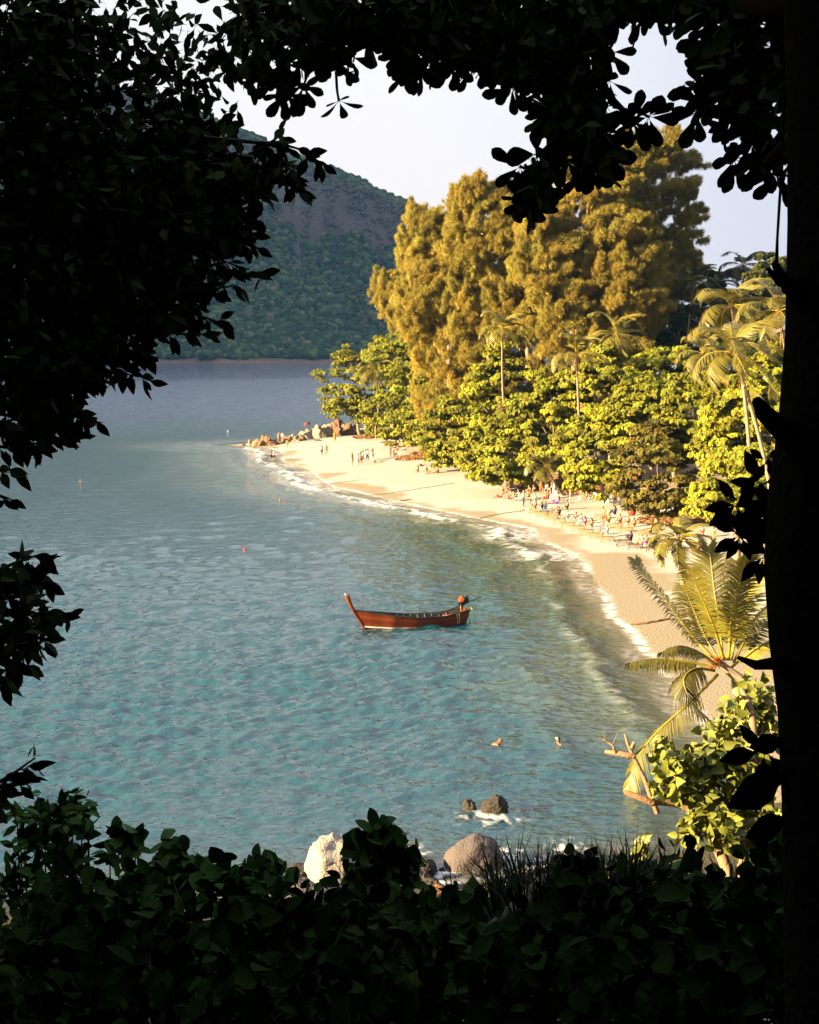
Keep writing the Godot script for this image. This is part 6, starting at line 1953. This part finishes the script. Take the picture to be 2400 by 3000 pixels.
func build_beach_trees() -> void:
	var gold := Color(0.33, 0.29, 0.065)
	var cas := [
		["tall casuarina with a visible forked trunk in the middle of the grove", [Vector3(21.368, 2.899, -205), Vector3(21.064, 19.49, -205), Vector3(21.479, 25.428, -205), Vector3(21.997, 32.507, -205), Vector3(22.887, 37.783, -205), Vector3(23.673, 41.576, -205)], 7.0, 1.0, 105, 60, 0.2, 0],
		["tallest casuarina at the right end of the grove, open feathery side against the sky", [Vector3(27.212, 3.89, -212), Vector3(27.716, 20.772, -212), Vector3(29.141, 29.349, -212), Vector3(30.573, 36.643, -212), Vector3(31.198, 43.885, -212)], 7.6, 0.85, 120, 60, 0.16, 0],
		["broad golden casuarina with bare reddish twigs at its top", [Vector3(10.559, 1.901, -215), Vector3(10.521, 20.811, -215), Vector3(10.796, 28.271, -215), Vector3(9.831, 33.831, -215), Vector3(8.877, 37.828, -215)], 6.6, 1.0, 120, 60, 0.1, 9],
		["rounded casuarina at the left shoulder of the grove", [Vector3(4.592, 1.521, -232), Vector3(4.439, 21.034, -232), Vector3(3.546, 29.084, -232), Vector3(2.188, 35.747, -232)], 5.6, 1.05, 95, 60, 0.1, 0],
		["low leaning casuarina reaching out left over the hill", [Vector3(1.498, 2.748, -292), Vector3(0.469, 20.971, -292), Vector3(-1.491, 25.204, -292), Vector3(-4.041, 29.424, -292)], 5.2, 1.05, 75, 60, 0.25, 0],
		["bushy casuarina low at the front of the grove", [Vector3(5.699, 1.473, -222), Vector3(5.357, 18.323, -222), Vector3(4.05, 22.834, -222), Vector3(3.396, 26.685, -222)], 6.4, 1.1, 95, 60, 0.05, 0],
		["leaning casuarina with a bare pale trunk running up to the left", [Vector3(21.082, 2.611, -200), Vector3(20.018, 20.035, -200), Vector3(18.226, 24.091, -200), Vector3(16.616, 28.131, -200), Vector3(15.827, 32.153, -200)], 4.8, 1.0, 70, 60, 0.3, 3],
		["casuarina closing the gap left of the middle", [Vector3(8.118, 1.829, -226), Vector3(8.091, 20.299, -226), Vector3(7.739, 26.189, -226), Vector3(7.388, 32.696, -226)], 5.2, 1.0, 80, 60, 0.1, 0],
		["casuarina closing the gap right of the middle", [Vector3(25.085, 3.112, -200), Vector3(24.986, 20.035, -200), Vector3(25.195, 26.402, -200), Vector3(25.692, 32.727, -200)], 5.4, 0.95, 85, 60, 0.12, 0],
		["slim casuarina between the two tallest", [Vector3(27.965, 4.189, -218), Vector3(27.797, 25.899, -218), Vector3(27.696, 33.427, -218), Vector3(27.605, 40.28, -218)], 4.6, 0.9, 70, 60, 0.2, 0],
		["shadowed casuarina behind the right side of the grove", [Vector3(37.036, 5.334, -235), Vector3(36.902, 21.073, -235), Vector3(37.156, 26.515, -235), Vector3(37.43, 30.58, -235)], 6.0, 0.7, 80, 50, 0.05, 0],  # lower tone factor puts shade into its colour
		["casuarina filling the middle of the grove low down", [Vector3(16.016, 2.605, -212), Vector3(15.348, 18.308, -212), Vector3(15.001, 23.23, -212), Vector3(14.657, 28.128, -212)], 5.6, 1.0, 80, 60, 0.05, 0]]
	var k := 0
	for c in cas:
		k += 1
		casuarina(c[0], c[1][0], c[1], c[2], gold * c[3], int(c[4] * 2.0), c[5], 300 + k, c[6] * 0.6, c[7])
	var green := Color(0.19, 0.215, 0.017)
	for q in [
		["outermost leafy tree leaning over the rocky point", Vector3(-9.045, 1.206, -300), Vector3(-11.215, 11.438, -300), 70, 70, 300, 0.95, 36, 50, 1.0],
		["leafy tree at the left end of the beach behind the cliff rock", Vector3(-5.442, 1.578, -296), Vector3(-5.858, 11.526, -296), 75, 85, 296, 0.95, 36, 55, 1.0],
		["leafy tree between cliff rock and fence, low over the sand", Vector3(-2.754, 2.059, -288), Vector3(-3.379, 6.798, -284), 62, 50, 284, 1.0, 34, 55, 1.0],
		["leafy tree behind the driftwood fence filling the gap", Vector3(3.893, 2.151, -252), Vector3(3.49, 6.671, -250), 60, 58, 250, 0.95, 34, 58, 1.0],
		["dark green tree in front of the golden grove at the left", Vector3(5.201, 2.467, -262), Vector3(4.794, 16.093, -262), 70, 50, 262, 0.85, 34, 58, 1.0],
		["green tree under the slim leaning palm", Vector3(9.891, 2.147, -228), Vector3(10.516, 15.676, -228), 70, 45, 228, 0.8, 34, 58, 1.0],
		["tree with dark gaps standing behind the round leafed trees at the left", Vector3(-1.048, 2.167, -285), Vector3(-1.043, 16.34, -285), 85, 45, 285, 0.9, 30, 55, 1.0],
		["broad leafy tree over the driftwood fence", Vector3(1.349, 1.898, -262), Vector3(0.192, 9.202, -262), 80, 85, 262, 0.95, 40, 60, 1.0],
		["tall dense green tree above the driftwood fence", Vector3(6.888, 2.039, -240), Vector3(6.859, 13.452, -240), 88, 92, 240, 0.85, 44, 62, 1.0],
		["leafy tree drooping to the sand right of the fence", Vector3(7.128, 1.485, -215), Vector3(6.08, 6.835, -212), 75, 70, 212, 1.0, 40, 60, 1.0],
		["layered spreading tree over the first sunbathers", Vector3(13.149, 1.794, -205), Vector3(11.598, 10.991, -200), 100, 105, 200, 1.0, 50, 65, 1.0],
		["low leafy tree hanging over the sand behind the first tables", Vector3(12.194, 1.206, -190), Vector3(10.819, 6.013, -186), 85, 62, 186, 1.05, 42, 60, 1.0],
		["spreading tree above the curved palm trunk", Vector3(17.891, 1.528, -188), Vector3(16.271, 9.707, -183), 85, 100, 183, 1.05, 46, 65, 1.0],
		["bright layered tree in the middle of the beach", Vector3(22.959, 1.775, -182), Vector3(21.759, 12.954, -182), 95, 85, 182, 1.12, 46, 65, 1.0],
		["bright low tree behind the white chairs", Vector3(20.701, 1.203, -172), Vector3(19.914, 7.173, -168), 80, 78, 168, 1.15, 44, 62, 1.0],
		["brilliant yellow green tree right of the white chairs", Vector3(25.782, 1.54, -172), Vector3(24.517, 10.478, -166), 90, 80, 166, 1.15, 46, 64, 1.0],
		["yellow green tree below the dark gap in the palms", Vector3(29.594, 2.539, -180), Vector3(28.566, 14.627, -178), 95, 60, 178, 1.1, 40, 62, 1.0],
		["small leaved tree with a brownish crown under the long palm", Vector3(29.163, 1.401, -160), Vector3(26.775, 11.643, -150), 70, 90, 150, 0.9, 44, 66, 0.8],
		["leafy tree behind the long palm trunk", Vector3(28.997, 1.298, -145), Vector3(28.513, 10.833, -140), 95, 105, 140, 1.0, 50, 66, 0.95],
		["bright tree at the trunk edge high on the right", Vector3(31.284, 1.411, -140), Vector3(30.669, 14.174, -138), 65, 90, 138, 1.1, 40, 62, 0.95],
		["bright low bush tree beside the dark trunk above the sand", Vector3(26.005, 0.982, -126), Vector3(24.413, 6.71, -122), 95, 38, 122, 1.15, 34, 60, 0.9],
		["leafy tree low at the right between bush and trunk", Vector3(28.736, 1.174, -130), Vector3(27.839, 8.05, -128), 70, 55, 128, 1.0, 34, 60, 0.9]]:
		k += 1
		var d: float = q[5]
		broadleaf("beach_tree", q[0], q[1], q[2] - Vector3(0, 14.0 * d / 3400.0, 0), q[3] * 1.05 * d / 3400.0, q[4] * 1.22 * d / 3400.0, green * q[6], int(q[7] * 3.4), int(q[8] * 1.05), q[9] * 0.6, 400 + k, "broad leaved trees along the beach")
	broadleaf("round_bush", "dense round bush of small dark leaves at the top of the beach", Vector3(23.18, 0.958, -150), Vector3(22.678, 6.277, -148), 4.1, 4.8, Color(0.115, 0.108, 0.018), 130, 90, 0.42, 470, "", 0.7)
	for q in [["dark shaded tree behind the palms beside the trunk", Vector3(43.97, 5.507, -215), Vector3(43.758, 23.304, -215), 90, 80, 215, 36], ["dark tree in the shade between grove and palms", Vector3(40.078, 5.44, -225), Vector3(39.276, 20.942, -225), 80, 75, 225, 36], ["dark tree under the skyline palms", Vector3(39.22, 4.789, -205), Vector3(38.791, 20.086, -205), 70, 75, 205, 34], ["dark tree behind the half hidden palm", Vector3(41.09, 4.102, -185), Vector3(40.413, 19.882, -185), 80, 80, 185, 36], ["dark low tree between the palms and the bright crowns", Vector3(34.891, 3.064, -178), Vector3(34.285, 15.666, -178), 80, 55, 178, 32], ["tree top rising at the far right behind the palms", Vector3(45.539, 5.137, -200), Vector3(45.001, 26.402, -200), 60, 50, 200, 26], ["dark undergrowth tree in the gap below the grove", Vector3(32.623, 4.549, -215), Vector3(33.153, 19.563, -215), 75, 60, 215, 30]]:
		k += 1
		broadleaf("shaded_tree", q[0], q[1], q[2], q[3] * q[5] / 3400.0, q[4] * q[5] / 3400.0, Color(0.05, 0.065, 0.016), q[6], 60, 1.15, 480 + k, "dark trees behind the palms")  # dark leaf tone carries the shade these trees stand in
	var pt := Color(0.115, 0.105, 0.012)  # shade on the back palms is painted in by low tone factors
	var wind := Vector3(0.62, 0.12, -0.1)
	for q in [
		["palm with a slim leaning trunk above the layered trees", Vector3(12.903, 1.532, -200), Vector3(10.912, 19.943, -191), 12, 3.8, 1.15, Vector3(-0.5, 0, 0), 1],
		["drooping palm crown with dead fronds in the middle of the trees", Vector3(19.349, 1.369, -180), Vector3(17.802, 16.841, -173), 14, 4.0, 1.1, Vector3.ZERO, 3],
		["tall palm leaning left on a long bare trunk beside the dark tree", Vector3(27.073, 1.078, -118), Vector3(22.973, 17.431, -115), 15, 4.4, 1.05, Vector3(0.9, -0.5, 0), 2],
		["windblown palm just above the long leaning one", Vector3(29.063, 1.207, -136), Vector3(26.692, 21.135, -135), 13, 4.2, 1.0, Vector3(0.5, 0, 0), 1],
		["palm half hidden behind the dark trunk", Vector3(32.105, 1.42, -132), Vector3(29.507, 20.642, -130), 12, 4.2, 0.95, Vector3(0.5, 0, 0), 2],
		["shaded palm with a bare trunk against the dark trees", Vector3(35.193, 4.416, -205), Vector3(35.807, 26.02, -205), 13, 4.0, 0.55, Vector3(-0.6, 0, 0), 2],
		["palm drooping among the leafy trees at the far left", Vector3(-5.367, 1.841, -292), Vector3(-5.826, 13.315, -282), 13, 4.6, 0.9, Vector3.ZERO, 2],
		["low bright palm fronds in front of the grove trunk", Vector3(24.743, 2.403, -188), Vector3(23.173, 19.059, -182), 12, 4.2, 1.05, Vector3.ZERO, 1],
		["palm on a curved lying trunk behind the sunbathers", Vector3(17.933, 1.305, -181), Vector3(14.92, 4.579, -176), 10, 3.0, 0.8, Vector3(0.3, -1.0, 0), 1],
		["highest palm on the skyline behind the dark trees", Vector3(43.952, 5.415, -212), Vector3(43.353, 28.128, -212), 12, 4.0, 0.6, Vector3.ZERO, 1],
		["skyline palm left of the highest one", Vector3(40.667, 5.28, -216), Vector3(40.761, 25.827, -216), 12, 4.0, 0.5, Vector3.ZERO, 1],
		["low palm fronds at the foot of the windblown palm", Vector3(30.78, 2.028, -170), Vector3(30.728, 17.01, -170), 10, 4.0, 0.85, Vector3.ZERO, 0],
		["small young palm over the tables at the near end of the beach", Vector3(17.67, 0.348, -98), Vector3(16.365, 6.196, -97), 11, 2.6, 1.0, Vector3(-0.3, 0.2, 0), 0]]:
		k += 1
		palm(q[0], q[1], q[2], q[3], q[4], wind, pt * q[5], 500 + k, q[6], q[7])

func build_hillside_wood() -> void:
	# the wood that goes on over the headland and behind the beach, beyond the edges of the view
	rng.seed = 77
	var xfs := []
	var cols := PackedColorArray()
	for i in 1400:
		var z := rng.randf_range(-190.0, -14.0)
		var x := rng.randf_range(3.0, 95.0) if i % 4 else rng.randf_range(-60.0, -6.0)
		var r := rng.randf_range(1.6, 3.4)
		var s := inland(x, z)
		var out := absf(x / -z)
		if s < (17.0 if z < -66.0 else 7.0) or (x > 0.0 and (x - r) / -z < 0.245) or (x < 0.0 and out < 0.32) or (x < 0.0 and s > 34.0):
			continue
		var h := r * (rng.randf_range(0.9, 2.2) if x > 0.0 else 0.7)
		var c := on_land(x, z, h * 0.55)
		var tone := Color(0.13, 0.15, 0.02) * rng.randf_range(0.6, 1.2)
		for j in int(r * r * 13.0):
			var d := rand_dir()
			d.y = absf(d.y) if rng.randf() < 0.75 else d.y
			xfs.append(Transform3D(facing(d + Vector3(-0.2, 0.5, 0.1) + rand_dir() * 0.5).scaled(Vector3.ONE * rng.randf_range(0.8, 1.5)), c + d * Vector3(r, h, r) * rng.randf_range(0.6, 1.05)))
			var g := rng.randf_range(0.65, 1.3)
			cols.append(Color(tone.r * g, tone.g * g, tone.b * g))
	tag(many("hillside_wood", clump_meshes.beach, mats.beach_tree_leaves, xfs, cols), "low wood covering the headland slopes beyond the trunk", "wood")

func build_shore_rocks() -> void:
	var warm := rock_mat("warm_rock", 0.3, 0.2, 0.11)
	var pale := rock_mat("pale_rock", 0.42, 0.34, 0.25)
	var brown := rock_mat("brown_rock", 0.2, 0.12, 0.07)
	var k := 0
	for q in [
		["small dark rock alone in the water off the point", Vector3(-29.607, 0.038, -287.2), 1.6, 0.7, 0, 2], ["orange brown rock at the water end of the point", Vector3(-26.744, 0.118, -285.6), 3.4, 2.4, 1, 0], ["tall orange rock beside the wading pair", Vector3(-25.464, 0.25, -286.4), 3.6, 3.2, 2, 0], ["dark low rock beside the tall orange one", Vector3(-24.167, 0.282, -285.6), 2.8, 1.6, 3, 2], ["brown rock where people stand on the point", Vector3(-23.373, 0.384, -286.4), 2.6, 1.5, 4, 0], ["orange slab right of the people standing on the point", Vector3(-21.954, 0.612, -288.8), 3.4, 2.2, 5, 0], ["grey brown rock in the middle of the point", Vector3(-20.713, 0.678, -288.8), 3.2, 2.2, 6, 1], ["sloping rock low on the sand side of the point", Vector3(-19.748, 0.75, -289.2), 3.0, 1.9, 7, 0], ["pale rock below the seated pair", Vector3(-19.142, 0.701, -295.2), 4.2, 2.8, 8, 1], ["pale broken rock right of the seated pair", Vector3(-18.503, 0.355, -305.6), 4.4, 3.4, 9, 1], ["pale upright rock next to the cliff", Vector3(-16.899, 0.66, -300.4), 4.0, 3.8, 10, 1], ["tall pale pillar rock against the brown cliff", Vector3(-15.542, 0.714, -301.6), 4.0, 4.4, 11, 1], ["brown cliff rock with dark cracks under the trees", Vector3(-14.21, 0.652, -306.4), 4.2, 4.0, 12, 2], ["second cliff rock, upright and darkest", Vector3(-13.272, 0.728, -306), 4.4, 4.8, 13, 2], ["third cliff rock leaning right", Vector3(-12.336, 0.805, -305.6), 4.2, 4.2, 16, 0], ["dark brown block at the right side of the cliff", Vector3(-11.534, 0.872, -305.2), 4.4, 3.8, 17, 2], ["brown rock stepping down under the trees", Vector3(-10.784, 0.771, -310), 4.0, 3.6, 14, 2], ["pale low rock at the end of the cliff under the trees", Vector3(-9.393, 0.929, -308), 3.4, 2.0, 15, 1]]:
		k += 1
		rock("point_rock", q[0], q[1] + Vector3(0, q[3] * 0.16 - 0.2, -0.6), Vector3(q[2], q[3] * 1.15, q[2] * 0.9), 700 + k, [warm, pale, brown][q[5]], k * 1.3, "rocks of the sandy point", 12)
	var granite := rock_mat("white_granite", 0.4, 0.37, 0.33)
	var grey := rock_mat("shade_grey_granite", 0.13, 0.11, 0.11)  # shade on the boulder is put into this darker grey
	var wet := rock_mat("wet_rock", 0.045, 0.038, 0.034)
	var o := rock("boulder", "tall pale boulder in full sun at the foot of the slope", Vector3(-2.5, 0.25, -53.4), Vector3(2.3, 2.6, 2.1), 31, granite, 0.4, "", 8, 0.13)
	o = rock("boulder", "rounded grey boulder with cracks right of the tall shrub", Vector3(2.15, 0.15, -54.4), Vector3(2.3, 2.3, 2.0), 37, grey, 0.2, "", 5, 0.12)
	for q in [
		["large dark rock breaking the waves offshore", Vector3(3.291, 0, -60.806), 1.25, 1.2, 2], ["small pointed rock left of the dark one in the waves", Vector3(2.352, 0, -61.189), 0.7, 0.9, 2],
		["rounded stone alone at the water edge on the right", Vector3(5.619, 0, -55.04), 0.75, 0.8, 1], ["flat stone beside the rounded one at the water edge", Vector3(4.977, 0, -54.367), 0.7, 0.4, 2], ["low wet stone under the rounded stone", Vector3(4.807, 0, -53.363), 0.7, 0.45, 2],
		["top stone of the dark heap behind the tall shrub", Vector3(0.041, 0.3, -53.714), 0.9, 0.8, 1], ["dark stone right end of the heap", Vector3(0.608, 0.1, -53.561), 0.8, 0.9, 2], ["brown stone in the middle of the heap", Vector3(0.28, 0.1, -52.822), 0.9, 0.7, 1], ["lowest stone of the heap beside the grey boulder", Vector3(0.668, 0.1, -51.867), 0.8, 0.7, 2], ["orange lit stone at the foot of the grey boulder", Vector3(0.882, 0.3, -50.601), 0.9, 0.6, 3], ["small dark stone in the foam left of the grey boulder", Vector3(1.13, 0, -53.71), 0.35, 0.35, 2],
		["long dark rock left of the pale boulder", Vector3(-3.611, 0, -53.611), 1.5, 0.8, 2], ["flat layered rock under the long dark one", Vector3(-3.634, 0.2, -51.578), 1.4, 0.6, 1], ["grey slab left below the pale boulder", Vector3(-3.303, 0.4, -50.091), 1.2, 0.6, 1],
		["orange stone at the right behind the grass", Vector3(6.395, 0.3, -52.474), 0.7, 0.6, 3], ["second orange stone right behind the grass", Vector3(6.92, 0.3, -52.232), 0.8, 0.6, 3], ["dark rock low behind the grass", Vector3(3.945, 0.4, -50.541), 1.4, 0.9, 2]]:
		k += 1
		rock("shore_stone", q[0], q[1] + Vector3(0, q[3] * 0.1, 0), Vector3(q[2], q[3], q[2] * 0.9), 800 + k, [granite, grey, wet, rock_mat("orange_stone", 0.34, 0.17, 0.06)][q[4]], k * 0.9, "stones along the near shore", 7)
	# foam round the offshore rock and the stones
	var f := noise(91, 4)
	for q in [[Vector3(3.131, 0, -60.177), 1.5, 0.9], [Vector3(5.162, 0, -53.71), 0.9, 0.7], [Vector3(3.855, 0, -53.611), 1.6, 1.3], [Vector3(1.086, 0, -53.118), 0.8, 1.2], [Vector3(5.65, 0, -56.215), 0.9, 0.8], [Vector3(-0.21, 0, -55.675), 1.1, 0.8], [Vector3(3.325, 0, -55.675), 0.9, 0.6]]:
		var b := MB.new()
		for j in 29:
			for i in 29:
				var px := (i - 14) / 14.0
				var pz := (j - 14) / 14.0
				var x: float = q[0].x + px * q[1]
				var z: float = q[0].z + pz * q[2] * 1.6
				var a := clampf((1.0 - sqrt(px * px + pz * pz)) * 1.1 + 1.5 * f.get_noise_2d(x * 2.2, z * 1.2) - 0.42, 0.0, 0.8)
				b.add(Vector3(x, 0.09 + 0.05 * f.get_noise_2d(x, z), z), Color(0.75, 0.74, 0.73, a), Vector2(x, z))
		for j in 28:
			for i in 28:
				var a := j * 29 + i
				b.quad(a, a + 29, a + 30, a + 1)
		obj("foam_patch", b.mesh(true, true), mats.sea_foam, null, "structure")
